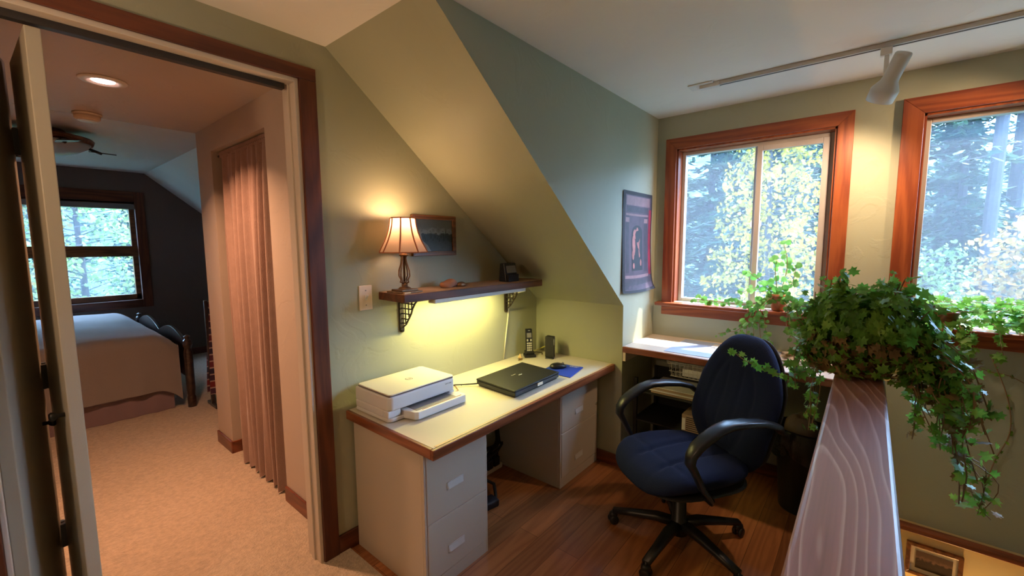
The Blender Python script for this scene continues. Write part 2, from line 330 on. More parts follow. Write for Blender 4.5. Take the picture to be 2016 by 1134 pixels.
def text(name, body, size, m, parent, mtx, label=None, ext=.0003):
    cu = bpy.data.curves.new(name, 'FONT'); cu.body = body; cu.size = size; cu.extrude = ext; cu.align_x = 'CENTER'; cu.align_y = 'CENTER'
    tmp = bpy.data.objects.new(name, cu); C.objects.link(tmp); bpy.context.view_layer.update()
    me = bpy.data.meshes.new_from_object(tmp); bpy.data.objects.remove(tmp); me.materials.clear(); me.materials.append(M[m])
    o = bpy.data.objects.new(name, me); C.objects.link(o); o.parent = parent
    mm = mtx.copy(); mm.translation = mm.translation - OFF[parent.name]; o.matrix_local = mm
    if label: o['label'] = label
    return o
def axes(x, y, loc):
    x = Vector(x).normalized(); y = Vector(y); y = (y-x*y.dot(x)).normalized(); z = x.cross(y); l = Vector(loc)
    return Matrix(((x.x, y.x, z.x, l.x), (x.y, y.y, z.y, l.y), (x.z, y.z, z.z, l.z), (0, 0, 0, 1)))
def smooth_(pts, n=4):
    pts = [Vector(p) for p in pts]; out = []
    for i in range(len(pts)-1):
        p0, p1, p2, p3 = pts[max(i-1, 0)], pts[i], pts[i+1], pts[min(i+2, len(pts)-1)]
        for k in range(n):
            t_ = k/n; out.append(.5*((2*p1)+(p2-p0)*t_+(2*p0-5*p1+4*p2-p3)*t_*t_+(3*p1-p0-3*p2+p3)*t_**3))
    return out+[pts[-1]]
IVY = [(0, -.12), (.22, -.42), (.28, -.15), (.52, -.12), (.34, .12), (.40, .42), (.16, .36), (0, .75), (-.16, .36), (-.40, .42), (-.34, .12), (-.52, -.12), (-.28, -.15), (-.22, -.42)]
ROUND = [(0, -.38), (.25, -.48), (.46, -.25), (.50, .08), (.32, .40), (0, .56), (-.32, .40), (-.50, .08), (-.46, -.25), (-.25, -.48)]
OVAL = [(0, -.5), (.22, -.2), (.24, .1), (0, .6), (-.24, .1), (-.22, -.2)]
NEED = [(-.12, -.5), (.12, -.5), (.17, .1), (0, .6), (-.17, .1)]

# ------------------------------------------------------------------ the shell
T_ = .12
# wall with the doorway (plane y = W)
mb = MB(); mb.box(-2.6, W, 0, -.065, W+T_, H); mb.box(-.065, W, 2.37, .939, W+T_, H); mb.box(.939, W, 0, K+.1, W+T_, H)
struct('wall_left', mb, 'green')
# slope, knee wall, dormer cheek
mb = MB().prism([(XA, H), (K, S), (K+.10, S+.08), (XA+.10, H+.08)], 'y', D+.10, W)
struct('ceiling_slope', mb, 'green', 'slanting underside of the roof beside the doorway, above the desk')
struct('wall_knee', box(K, D+.10, 0, K+.1, W, S), 'green')
mb = MB().prism([(XA, H), (V, H), (V, -.0), (K, -.0), (K, S)], 'y', D, D+.10)
struct('wall_dormer', mb, 'green')
# ceiling
mb = MB(); mb.box(-2.6, -4.1, H, V+.2, D+.1, H+.1); mb.box(-2.6, D+.1, H, XA+.05, W+.1, H+.1)
struct('ceiling', mb, 'ceil')
# window wall x = V .. V+.16 with two openings
W1 = (.19, 1.145, 1.165, 2.309); W2 = (-1.75, -.187, 1.150, 2.31); x0, x1 = V, V+.16
mb = MB()
mb.box(x0, W1[1], -.02, x1, D+.1, H); mb.box(x0, W1[0], -.02, x1, W1[1], W1[2]); mb.box(x0, W1[0], W1[3], x1, W1[1], H)
mb.box(x0, W2[1], -.02, x1, W1[0], H); mb.box(x0, W2[0], -.02, x1, W2[1], W2[2]); mb.box(x0, W2[0], W2[3], x1, W2[1], H); mb.box(x0, -4.1, -.02, x1, W2[0], H)
struct('wall_front', mb, 'green')
struct('wall_front_lower', box(V, -4.1, -2.7, V+.16, D+.1, -.02), 'yellow')
struct('trim_1', box(V-.055, -4.0, -.060, V, -.058, -.030), 'darktrimy', bevel=.004)
# closing walls behind the photographer
struct('wall_back', box(-2.7, -4.1, -2.7, -2.6, W+.1, H), 'green')
struct('wall_right', box(-2.6, -4.2, -2.7, V+.16, -4.1, H), 'green')
struct('floor_lower', box(-2.6, -4.1, -2.8, V+.1, -.06, -2.7), 'floorwood')
# floors
mb = box(1.075, .055, -.16, V, D+.0, 0); mb.box(1.075, D, -.16, K, W, 0)
struct('floor', mb, 'floorwood')
mb = box(-2.6, .055, -.16, 1.075, W+.06, .008)
struct('floor_carpet', mb, 'carpet')
# half wall under the rail
struct('wall_half', box(-2.6, -.055, -2.7, V, .055, 1.095), 'green')
rail = struct('trim_railing_cap', box(-2.6, -.070, 1.095, V-.02, .071, 1.137), 'rail', 'wide varnished reddish wood cap of the low wall along the stairwell', bevel=.009, seg=3)

# casing of the doorway
def casing_y(yf, x0, x1, z1, wd, th, m, mh, name):
    t = thing(name, (x0, yf, 0)); t['kind'] = 'structure'
    MB().box(x0-wd, yf-th, 0, x0, yf, z1).build('side_casing', m, t, bevel=.003)
    MB().box(x1, yf-th, 0, x1+wd, yf, z1).build('side_casing', m, t, bevel=.003)
    MB().box(x0-wd, yf-th, z1, x1+wd, yf, z1+.058).build('head_casing', mh, t, bevel=.003)
    return t
casing_y(W, -.065, .939, 2.37, .078, .018, 'darktrim', 'darktrimx', 'trim_doorway')
t = thing('trim_door_jamb', (.95, W, 0)); t['kind'] = 'structure'
MB().box(.921, W-.005, 0, .939, W+T_+.005, 2.37).build('jamb_side', 'jamb', t, bevel=.002)
MB().box(-.065, W-.005, 0, -.052, W+T_+.005, 2.37).build('jamb_side', 'jamb', t, bevel=.002)
MB().box(-.052, W-.005, 2.35, .921, W+T_+.005, 2.37).build('jamb_head', 'jamb', t, bevel=.002)
MB().box(.912, W+.045, 0, .921, W+.075, 2.35).build('door_stop', 'jamb', t, bevel=.002)
MB().box(-.05, W+.045, 2.325, .90, W+.078, 2.35).build('door_track', 'rod', t, bevel=.002)
# baseboards
struct('baseboard_left', box(1.017, W-.016, 0, K, W, .10), 'darktrimx', bevel=.004)
struct('baseboard_knee', box(K-.014, D+.0, 0, K, W-.016, .09), 'darktrimy', bevel=.004)
struct('baseboard_dormer', box(K, D-.014, 0, V, D, .09), 'darktrimx', bevel=.004)
struct('baseboard_front', box(V-.014, .055, 0, V, D-.014, .09), 'darktrimy', bevel=.004)

# ------------------------------------------------------------------ windows
def window_front(name, Y0, Y1, Z0, Z1, cw, sliding):
    t = thing(name, (V, (Y0+Y1)/2, Z0)); t['kind'] = 'structure'
    f = -.020
    MB().prism([(Y1, Z0-.003), (Y1+cw, Z0-.003), (Y1+cw, Z1+cw), (Y1, Z1)], 'x', V+f, V).build('side_casing', 'fir', t, bevel=.002)
    MB().prism([(Y0, Z0-.003), (Y0-cw, Z0-.003), (Y0-cw, Z1+cw), (Y0, Z1)], 'x', V+f, V).build('side_casing', 'fir', t, bevel=.002)
    MB().prism([(Y0, Z1), (Y1, Z1), (Y1+cw, Z1+cw), (Y0-cw, Z1+cw)], 'x', V+f, V).build('head_casing', 'firh', t, bevel=.002)
    MB().box(V-.075, Y0-cw-.03, Z0-.028, V+.10, Y1+cw+.035, Z0-.002).build('window_sill', 'firh', t, bevel=.006)
    MB().box(V-.022, Y0-cw, Z0-.10, V, Y1+cw, Z0-.028).build('apron', 'firh', t, bevel=.003)
    mb = MB(); mb.box(V, Y0, Z0, V+.10, Y0+.012, Z1); mb.box(V, Y1-.012, Z0, V+.10, Y1, Z1); mb.box(V, Y0, Z1-.012, V+.10, Y1, Z1)
    mb.build('jamb_liner', 'fir', t)
    xa, xb = V+.085, V+.14; a, b, c, d = Y0+.012, Y1-.012, Z0, Z1-.012; q = .026
    mb = MB(); mb.box(xa, a, c, xb, a+q, d); mb.box(xa, b-q, c, xb, b, d); mb.box(xa, a+q, c, xb, b-q, c+q); mb.box(xa, a+q, d-q, xb, b-q, d)
    mb.build('window_frame', 'vinyl', t, bevel=.003)
    if sliding:
        m_ = .618; mb = MB(); s_ = .036
        mb.box(xa-.012, a+q, c+q, xa+.018, a+q+s_, d-q); mb.box(xa-.012, m_-.022, c+q, xa+.018, m_+.012, d-q)
        mb.box(xa-.012, a+q+s_, c+q, xa+.018, m_-.022, c+q+s_); mb.box(xa-.012, a+q+s_, d-q-s_, xa+.018, m_-.022, d-q)
        sh = mb.build('sash', 'vinyl', t, bevel=.003)
        MB().box(xa+.001, a+q+s_, c+q+s_, xa+.005, m_-.022, d-q-s_).build('pane', 'glass', sh)
        mb = MB(); mb.box(xa+.02, m_+.0, c+q, xa+.045, m_+.03, d-q); sh = mb.build('sash', 'vinyl', t, bevel=.003)
        MB().box(xa+.03, m_+.03, c+q, xa+.034, b-q, d-q).build('pane', 'glass', sh)
    else:
        MB().box(xa+.02, a+q, c+q, xa+.024, b-q, d-q).build('pane', 'glass', t)
    return t
window_front('window_1', *W1, .078, True)
window_front('window_2', *W2, .090, False)

# ------------------------------------------------------------------ bedroom and hall shell
HY = W+T_
mb = MB(); mb.box(1.054, HY, 0, 1.16, 2.75, HB); mb.box(1.054, 2.75, 2.30, 1.16, 3.72, HB); mb.box(1.054, 3.72, 0, 1.16, 4.05, HB); mb.box(1.16, 3.95, 0, 3.2, 4.05, ZB)
mb.box(1.16, HY, 0, 1.9, HY+.06, HB); mb.box(1.8, HY+.06, 0, 1.9, 3.95, HB)
struct('wall_closet', mb, 'cream')
mb = box(-.6, HY, HB, 1.9, 4.06, HB+.15); struct('ceiling_hall', mb, 'cream')
mb = MB().box(-1.7, 4.06, ZB, 1.37, FARY+.1, ZB+.1); mb.box(1.1, 4.06, HB+.0, 1.37, 4.065, ZB)
mb.prism([(1.37, ZB), (3.15, ZB-1.46), (3.15, ZB-1.3), (1.37, ZB+.1)], 'y', 4.05, FARY+.1)
struct('ceiling_bedroom', mb, 'ceil')
BW = (-.30, 1.235, .888, 2.183)
mb = MB(); y0, y1 = FARY, FARY+.16
mb.box(-1.8, y0, 0, BW[0], y1, ZB); mb.box(BW[1], y0, 0, 3.3, y1, ZB); mb.box(BW[0], y0, 0, BW[1], y1, BW[2]); mb.box(BW[0], y0, BW[3], BW[1], y1, ZB)
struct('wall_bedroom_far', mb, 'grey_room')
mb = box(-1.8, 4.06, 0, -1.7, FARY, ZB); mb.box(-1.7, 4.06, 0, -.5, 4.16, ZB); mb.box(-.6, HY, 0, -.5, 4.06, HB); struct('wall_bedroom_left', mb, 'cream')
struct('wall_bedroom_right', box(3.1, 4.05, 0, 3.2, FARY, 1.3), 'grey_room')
struct('floor_bedroom', box(-1.8, W+.06, -.16, 3.2, FARY, .006), 'carpet')
mb = MB(); mb.box(1.040, HY, .0, 1.054, 2.75, .10); mb.box(1.040, 3.72, 0, 1.054, 4.05, .10); mb.box(1.040, 3.708, 0, 1.15, 3.72, .10); struct('baseboard_hall', mb, 'darktrimy', bevel=.004)
struct('baseboard_bedroom', box(-1.7, FARY-.015, 0, 3.1, FARY, .10), 'darktrimx', bevel=.004)
t = thing('window_3', (.5, FARY, BW[2])); t['kind'] = 'structure'
cw = .107
MB().box(BW[0]-cw, FARY-.02, BW[2]-.105, BW[0], FARY, BW[3]+.158).build('side_casing', 'darktrim', t, bevel=.003)
MB().box(BW[1], FARY-.02, BW[2]-.105, BW[1]+cw, FARY, BW[3]+.158).build('side_casing', 'darktrim', t, bevel=.003)
MB().box(BW[0], FARY-.02, BW[3]+.02, BW[1], FARY, BW[3]+.158).build('head_casing', 'darktrimx', t, bevel=.003)
MB().box(BW[0], FARY-.02, BW[2]-.105, BW[1], FARY, BW[2]).build('bottom_casing', 'darktrimx', t, bevel=.003)
mb = MB(); y0 = FARY+.05; y1 = FARY+.11; z0, z1 = BW[2], BW[3]
mb.box(BW[0], y0, z0, BW[0]+.05, y1, z1); mb.box(BW[1]-.055, y0, z0, BW[1], y1, z1); mb.box(BW[0], y0, z0, BW[1], y1, z0+.075); mb.box(BW[0], y0, z1-.06, BW[1], y1, z1); mb.box(BW[0], y0-.02, 1.48, BW[1], y1, 1.62)
mb.box(.30, y0, z0, .36, y1, z1); mb.box(BW[0], y0-.05, z1-.01, BW[1], FARY+.06, z1+.02)
mb.build('window_frame', 'frame', t, bevel=.003)
MB().box(BW[0]+.05, y0+.03, z0+.07, BW[1]-.055, y0+.034, z1-.06).build('pane', 'glass', t)
MB().box(BW[0], FARY-.01, z1-.075, BW[1], FARY+.05, z1-.005).build('blind_cassette', 'screen', t, bevel=.004, label='grey roller blind cassette drawn up at the top')

# ------------------------------------------------------------------ bifold door
def door_panel(name, A, B, th, sgn):
    """A = front end (near opening), B = hinge end, both plan points of the visible face line"""
    A = Vector((*A, 0)); B = Vector((*B, 0)); d = (B-A).normalized(); n = Vector((-d.y, d.x, 0))*sgn*th
    z0, z1 = .03, 2.315; mb = MB()
    P = [A, B, B+n, A+n]; mb.prism([(p.x, p.y) for p in P], 'z', z0, z1); return mb
t = thing('door_1', (.13, W+.06, .03)); t['kind'] = 'structure'
door_panel('p', (.111, W+.045), (.089, 2.56), .038, -1).build('door_panel', 'door', t, bevel=.003)
door_panel('p', (-.017, W+.045), (.077, 2.56), .036, 1).build('door_panel', 'door', t, bevel=.003)
for z in (.40, 1.09, 2.02):
    h = MB().box(.066, 2.545, z-.05, .092, 2.578, z+.05); h.lathe([(.010, -.055), (.010, .055)], (.08, 2.574, z), 10); h.build('hinge', 'black', t, bevel=.001)
MB().lathe([(.008, 0), (.007, .018), (.014, .026), (.017, .034), (.012, .040), (0.001, .041)], (.107, 2.175, 1.02), 16, ax=(-1, 0, 0)).build('knob', 'black', t, smooth=True)
MB().lathe([(.008, 0), (.007, .018), (.014, .026), (.017, .034), (.012, .040), (0.001, .041)], (.055, 2.47, .92), 16, ax=(1, -.2, 0)).build('knob', 'black', t, smooth=True)

# ------------------------------------------------------------------ desk
t = thing('desk', (1.93, 1.69, 0), 'long cream laminate desk top with reddish wood edge, resting on two file cabinets', 'desk')
yf = W-.70
MB().box(1.112, yf+.02, .720, K-.001, W-.001, DK).build('desk_surface', 'laminate', t)
MB().box(1.094, yf, .712, K-.003, yf+.018, DK).build('front_edge', 'edge', t, bevel=.003)
MB().box(1.094, yf+.018, .712, 1.112, W-.001, DK).build('end_edge', 'edgey', t, bevel=.003)
MB().box(1.128, yf+.018, DK-.001, K-.01, yf+.032, DK+.0012).build('pale_strip', 'strip', t)
def file_cabinet(x0, x1, y0, y1, label, lock, split, hz):
    t = thing('file_cabinet', ((x0+x1)/2, (y0+y1)/2, 0), label, 'file cabinet', 'putty metal file cabinets under the desk')
    z1 = .708
    mb = MB(); mb.box(x0, y0+.018, .0, x1, y1, z1); mb.box(x0, y0, 0, x0+.012, y0+.018, z1); mb.box(x1-.012, y0, 0, x1, y0+.018, z1); mb.box(x0+.012, y0, 0, x1-.012, y0+.018, .065); mb.box(x0+.012, y0, z1-.014, x1-.012, y0+.018, z1)
    mb.build('cabinet_body', 'cabinet', t, bevel=.002)
    for a, b, cz in ((.069, split-.002, hz[0]), (split+(.002 if lock else .0006), z1-.017, hz[1])):
        d = MB().box(x0+.014, y0-.003, a, x1-.014, y0+.017, b).build('drawer', 'cabinet', t, bevel=.003)
        cx = (x0+x1)/2-.02
        mb = MB(); w_, h_ = .052, .019
        mb.box(cx-w_, y0-.006, cz-h_, cx+w_, y0-.003, cz-h_+.006); mb.box(cx-w_, y0-.006, cz+h_-.005, cx+w_, y0-.003, cz+h_); mb.box(cx-w_, y0-.006, cz-h_, cx-w_+.005, y0-.003, cz+h_); mb.box(cx+w_-.005, y0-.006, cz-h_, cx+w_, y0-.003, cz+h_)
        mb.prism([(y0-.0030, cz-h_+.005), (y0-.0105, cz-h_+.005), (y0-.0045, cz+h_-.005), (y0-.0030, cz+h_-.005)], 'x', cx-w_+.005, cx+w_-.005)
        mb.build('handle', 'handle', d, label='pale recessed drawer pull')
    if lock: MB().lathe([(.009, 0), (.009, .006), (.006, .007)], (x1-.03, y0-.002, .45), 14, ax=(0, -1, 0)).build('lock', 'silver', t, smooth=True)
    return t
file_cabinet(1.125, 1.533, 1.455, 2.03, 'putty-coloured two-drawer metal file cabinet beneath the printer end of the desk', False, .35, (.172, .488))
file_cabinet(2.252, 2.745, 1.475, 2.02, 'putty-coloured two-drawer metal file cabinet by the green knee wall, beneath the mouse pad', True, .372, (.150, .477))

# printer
t = thing('printer', (1.36, 1.88, DK), 'white flatbed inkjet printer with its paper tray out, on the left end of the desk', 'printer')
px0, px1, py0, py1 = 1.135, 1.565, 1.715, 2.015
mb = MB().prism([(px0+.02, py0), (px1-.02, py0), (px1, py0+.02), (px1, py1), (px0, py1), (px0, py0+.02)], 'z', DK+.060, DK+.128)
mb.prism([(px0+.02, py0+.003), (px1-.02, py0+.003), (px1, py0+.02), (px1, py1), (px0, py1), (px0, py0+.02)], 'z', DK+.003, DK+.022)
mb.box(px0, py0+.05, DK+.022, px1, py1, DK+.060)
mb.box(px0, py0+.012, DK+.022, px0+.075, py0+.052, DK+.060); mb.box(px1-.04, py0+.012, DK+.022, px1, py0+.052, DK+.060)
mb.build('printer_body', 'prn', t, bevel=.006, seg=3)
MB().box(px0+.012, py0+.010, DK+.128, px1-.012, py1-.012, DK+.134).build('lid_gap', 'prndark', t)
lid = MB().prism([(px0+.024, py0+.004), (px1-.018, py0+.004), (px1-.006, py0+.018), (px1-.006, py1-.02), (px1-.02, py1-.006), (px0+.02, py1-.006), (px0+.008, py1-.02), (px0+.008, py0+.018)], 'z', DK+.134, DK+.141).build('lid', 'prntop', t, bevel=.003, seg=3, label='cream scanner lid')
cx, cy = 1.36, 1.86
mb = MB(); n = 40
for k in range(n):
    if k in (9, 10, 29, 30): continue
    a, b = 2*math.pi*k/n, 2*math.pi*(k+1)/n
    mb.add([(cx+r*math.cos(q), cy+r*math.sin(q), DK+.1414) for q in (a, b) for r in (.0155, .021)], [(0, 1, 3, 2)])
mb.build('logo', 'handle2' if 'handle2' in M else 'prngrey', lid, label='grey circular maker logo')
text('logo_letters', 'hp', .026, 'prngrey', lid, axes((1, 0, 0), (.25, 1, 0), (cx, cy+.001, DK+.1414)), 'grey slanted logo letters')
ty0 = py0-.075
tr = MB().prism([(px0+.085, py0+.05), (px0+.085, py0-.0), (px0+.10, ty0+.012), (px0+.115, ty0), (px1+.002, ty0), (px1+.012, ty0+.012), (px1+.012, py0-.005), (px1-.042, py0+.05)], 'z', DK+.006, DK+.046).build('paper_tray', 'prn', t, bevel=.004, seg=3)
MB().box(px0+.12, ty0+.022, DK+.0455, px1-.05, py0+.045, DK+.0475).build('tray_surface', 'prngrey', tr, bevel=.001)
MB().box(px0+.15, ty0+.013, DK+.0455, px1-.018, ty0+.017, DK+.0475).build('paper_guide', 'redstuff', tr)
MB().box(px0+.08, py0+.048, DK+.022, px1-.045, py0+.051, DK+.0595).build('paper_slot', 'prndark', t)
text('marking', 'ENVY 6000', .009, 'prngrey', t, axes((1, 0, 0), (0, 0, 1), (px1-.055, py0-.0006, DK+.108)))

# laptop
t = thing('laptop', (2.0, 1.62, DK), 'closed black laptop lying on the middle of the desk', 'laptop')
L4 = [(1.775, 1.462), (2.23, 1.472), (2.262, 1.80), (1.80, 1.79)]
def ins(P, d):
    cx = sum(p[0] for p in P)/4; cy = sum(p[1] for p in P)/4
    return [(p[0]+(d if p[0] < cx else -d), p[1]+(d if p[1] < cy else -d)) for p in P]
MB().prism(ins(L4, .010), 'z', DK+.002, DK+.012).build('underside', 'blackm', t, bevel=.003)
MB().prism(ins(L4, .002), 'z', DK+.012, DK+.033).build('laptop_base', 'black', t, bevel=.003)
lid = MB().prism(L4, 'z', DK+.0345, DK+.046).build('laptop_lid', 'lapt', t, bevel=.004, seg=3)
MB().pad(.017, .0075, .0015, fn=lambda p: p+Vector((2.03, 1.63, DK+.0468)), e=.8).build('logo', 'silver', lid, smooth=True, label='small silver oval logo')
text('lettering', 'Presario', .012, 'handle', lid, axes((1, .02, 0), (0, 1, 0), (2.0, 1.66, DK+.0462)))
MB().box(1.985, 1.4605, DK+.018, 2.035, 1.4665, DK+.037).build('latch', 'silver', t, bevel=.001, label='silver lid latch')

# mouse pad, mouse
t = thing('mouse_pad', (2.4, 1.56, DK), 'blue mouse pad lying beside the laptop, under the mouse', 'mouse pad')
P4 = [(2.285, 1.425), (2.535, 1.475), (2.51, 1.685), (2.285, 1.655)]
MB().prism(P4, 'z', DK+.0005, DK+.006).build('pad_surface', 'padblue', t, bevel=.002)
text('marking', 'SERVICE\nSUPPORT', .016, 'white', t, axes((-.1, 1, 0), (-1, -.1, 0), (2.505, 1.53, DK+.0062)), 'two small lines of pale lettering')
t = thing('computer_mouse', (2.41, 1.60, DK+.006), 'black computer mouse on the blue pad', 'mouse')
a = R(-35)
def mf(p): return Vector((2.41+p.x*math.cos(a)-p.y*math.sin(a), 1.60+p.x*math.sin(a)+p.y*math.cos(a), DK+.007+max(0, p.z+.012)*(1-.3*max(0, p.x/.06))))
MB().pad(.060, .034, .026, fn=mf, e=.85, dome=.45).build('mouse_shell', 'black', t, smooth=True)
MB().lathe([(.009, -.003), (.009, .003)], mf(Vector((.034, 0, .022))), 14, ax=(math.sin(a), -math.cos(a), 0)).build('scroll_wheel', 'screen', t, smooth=True)

# phone
t = thing('cordless_phone', (2.55, 1.955, DK), 'black cordless phone standing in its charging cradle near the desk corner', 'phone')
b = MB().prism([(2.50, 1.905), (2.59, 1.905), (2.585, 1.985), (2.505, 1.985)], 'z', DK+.001, DK+.022); b.box(2.515, 1.925, DK+.02, 2.58, 1.985, DK+.045)
b.build('charging_cradle', 'black', t, bevel=.005)
def hs(p):  # local: x width, y height, z depth -> leaning back
    return Vector((2.545+p.x-.028*(p.y-.1)*.0, 1.945+p.y*.12-p.z, DK+.028+p.y))
mb = MB()
def hb(x0, x1, y0, y1, z0, z1, mi=0):
    vs = [hs(Vector(q)) for q in ((x0, y0, z0), (x1, y0, z0), (x1, y1, z0), (x0, y1, z0), (x0, y0, z1), (x1, y0, z1), (x1, y1, z1), (x0, y1, z1))]
    return MB().add(vs, [(0,3,2,1),(4,5,6,7),(0,1,5,4),(1,2,6,5),(2,3,7,6),(3,0,4,7)], mi)
h = hb(-.026, .026, 0, .185, -.012, .012).build('handset', 'black', t, bevel=.006, seg=3)
hb(-.018, .018, .120, .155, .0115, .0135).build('display', 'screen', h, label='small grey display')
hb(-.008, .008, .170, .176, .0115, .0135).build('earpiece', 'silver', h)
for r in range(4):
    for c in range(3): hb(-.019+c*.0135, -.0085+c*.0135, .020+r*.017, .031+r*.017, .0115, .0140).build('key', 'key', h)
for c in (0, 2): hb(-.019+c*.0135, -.0085+c*.0135, .092, .108, .0115, .0140).build('key', 'key', h)
t.rotation_euler = (0, 0, R(-38))
# router
t = thing('router', (2.62, 1.79, DK), 'upright black router standing by the knee wall on the desk', 'router')
MB().prism([(2.585, 1.757), (2.668, 1.80), (2.650, 1.862), (2.567, 1.822)], 'z', DK+.001, DK+.007).build('stand', 'black', t, bevel=.002)
MB().prism([(2.598, 1.765), (2.645, 1.785), (2.640, 1.85), (2.588, 1.838)], 'z', DK+.007, DK+.165).build('casing', 'blackm', t, bevel=.004)
MB().prism([(2.596, 1.7625), (2.645, 1.7835), (2.645, 1.786), (2.596, 1.766)], 'z', DK+.105, DK+.150).build('front_panel', 'screen', t, label='dark glossy upper panel')
for z in (.055, .07, .088): MB().box(2.618, 1.768, DK+z, 2.622, 1.773, DK+z+.004).build('indicator_light', 'silver', t)
mb = MB()
tag(MB().sweep([(2.66, 1.83, DK+.06), (2.70, 1.87, DK+.055), (2.71, 1.93, DK+.05), (2.69, 1.98, DK+.02), (2.66, 2.02, DK+.008)], .003).build('network_cable', 'cordy', smooth=True), 'yellow network cable looping from the router to the corner', 'cable')
tag(MB().sweep([(2.60, 1.87, DK+.02), (2.64, 1.90, DK+.008), (2.68, 1.93, DK+.006), (2.67, 1.98, DK+.006), (2.61, 2.0, DK+.01)], .0025).build('phone_cable', 'black', smooth=True), 'thin black cable lying between phone and router', 'cable')
# trinket
t = thing('leaf_trinket', (2.43, 1.955, DK), 'tiny dried leaf and golden figure lying in front of the phone', 'trinket')
MB().leaf((2.425, 1.945, DK+.003), (0, 0, 1), (1, .3, 0), .07, OVAL).build('dry_leaf', 'ivydry', t)
MB().lathe([(.002, 0), (.014, .004), (.018, .012), (.012, .020), (.006, .026), (.008, .032), (.001, .040)], (2.44, 1.96, DK+.003), 12).build('figure', 'brass' if 'brass' in M else 'strip', t, smooth=True)
# cords between printer and laptop
tag(MB().sweep([(1.560, 1.99, DK+.09), (1.64, 1.985, DK+.07), (1.69, 1.93, DK+.03), (1.70, 1.86, DK+.006), (1.67, 1.81, DK+.005), (1.60, 1.79, DK+.005)], .004).build('printer_cable', 'brownp', smooth=True), 'thin brownish cable curling beside the printer', 'cable')
t = thing('power_cable', (1.69, 1.85, DK), 'dark laptop power cord with a round noise filter, running from printer to laptop', 'cord')
MB().sweep([(1.57, 1.90, DK+.006), (1.63, 1.90, DK+.014), (1.70, 1.87, DK+.016), (1.76, 1.83, DK+.012), (1.80, 1.782, DK+.016)], .0042).build('cable', 'black', t, smooth=True)
MB().lathe([(.002, -.016), (.009, -.015), (.009, .015), (.002, .016)], (1.615, 1.90, DK+.013), 14, ax=(1, .05, 0)).build('noise_filter', 'black', t, smooth=True)
MB().lathe([(.001, -.004), (.005, 0), (.001, .004)], (1.73, 1.845, DK+.012), 10).build('cord_tie', 'black', t, smooth=True)

# ------------------------------------------------------------------ shelf and what is on it
SZ = 1.36
t = thing('wall_shelf', (1.9, W, SZ-.045), 'dark reddish wood wall shelf under the sloping ceiling, on two iron brackets', 'shelf')
MB().prism([(1.315, W-.001), (1.305, W-.245), (2.46, W-.275), (2.53, W-.22), (2.525, W-.001)], 'z', SZ-.042, SZ).build('shelf_board', 'darktrimx', t, bevel=.003)
MB().prism([(1.319, W-.002), (1.309, W-.241), (2.455, W-.270), (2.52, W-.218), (2.515, W-.002)], 'z', SZ-.001, SZ+.0006).build('shelf_top', 'lamplit_top', t, label='paler top face, lamp glow painted in')
def bracket(x):
    mb = MB(); mb.box(x-.014, W-.012, 1.125, x+.014, W-.001, SZ-.042); mb.lathe([(.004, 0), (.013, .006), (.014, .016)], (x, W-.008, 1.113), 12)
    mb.box(x-.008, W-.16, SZ-.052, x+.008, W-.012, SZ-.042)
    prof = [(W-.155, SZ-.052), (W-.135, SZ-.068), (W-.112, SZ-.10), (W-.098, SZ-.13), (W-.072, SZ-.165), (W-.050, SZ-.195), (W-.020, SZ-.215)]
    mb.sweep([(x, a, b) for a, b in prof], .005, .006, n=6)
    for a, z in ((.045, -.19), (.075, -.15), (.105, -.105)): mb.box(x-.003, W-a-.003, SZ+z, x+.003, W-a+.003, SZ-.05)
    for i, z in enumerate((-.075, -.105, -.135, -.165, -.19)): mb.box(x-.003, W-(.125, .105, .09, .068, .048)[i], SZ+z-.003, x+.003, W-.012, SZ+z+.003)
    mb.build('bracket', 'iron', t, label='black openwork iron bracket')
bracket(1.455); bracket(2.375)
# under-shelf light
t = thing('shelf_light', (1.85, 1.83, SZ-.05), 'slim white fluorescent light bar glowing beneath the wall shelf', 'light')
MB().box(1.50, 1.795, SZ-.066, 2.30, 1.855, SZ-.0425).build('housing', 'white', t, bevel=.004)
M['tube'] = mat('fluorescent_tube', (.9, .9, .7), .4, emit=(1, .95, .45), estr=6)
MB().box(1.53, 1.858, SZ-.068, 2.27, 1.884, SZ-.046).build('tube', 'tube', t, bevel=.004, label='glowing yellowish tube')
l = lamp('shelf_tube_light', 'AREA', (1.85, 1.89, SZ-.075), 9, (1, .86, .28), .7, aim=(1.85, 1.93, .8)); l.data.shape = 'RECTANGLE'; l.data.size_y = .03
t2 = MB().sweep([(2.30, 1.83, SZ-.055), (2.36, 1.85, SZ-.075), (2.385, 1.96, SZ-.10), (2.405, W-.008, SZ-.16), (2.40, W-.006, 1.08), (2.37, W-.006, .92), (2.345, W-.006, DK+.003)], .0055, n=8).build('lamp_cord', 'cordw', smooth=True)
tag(t2, 'white cord hanging down the green wall from shelf light to desk', 'cord')
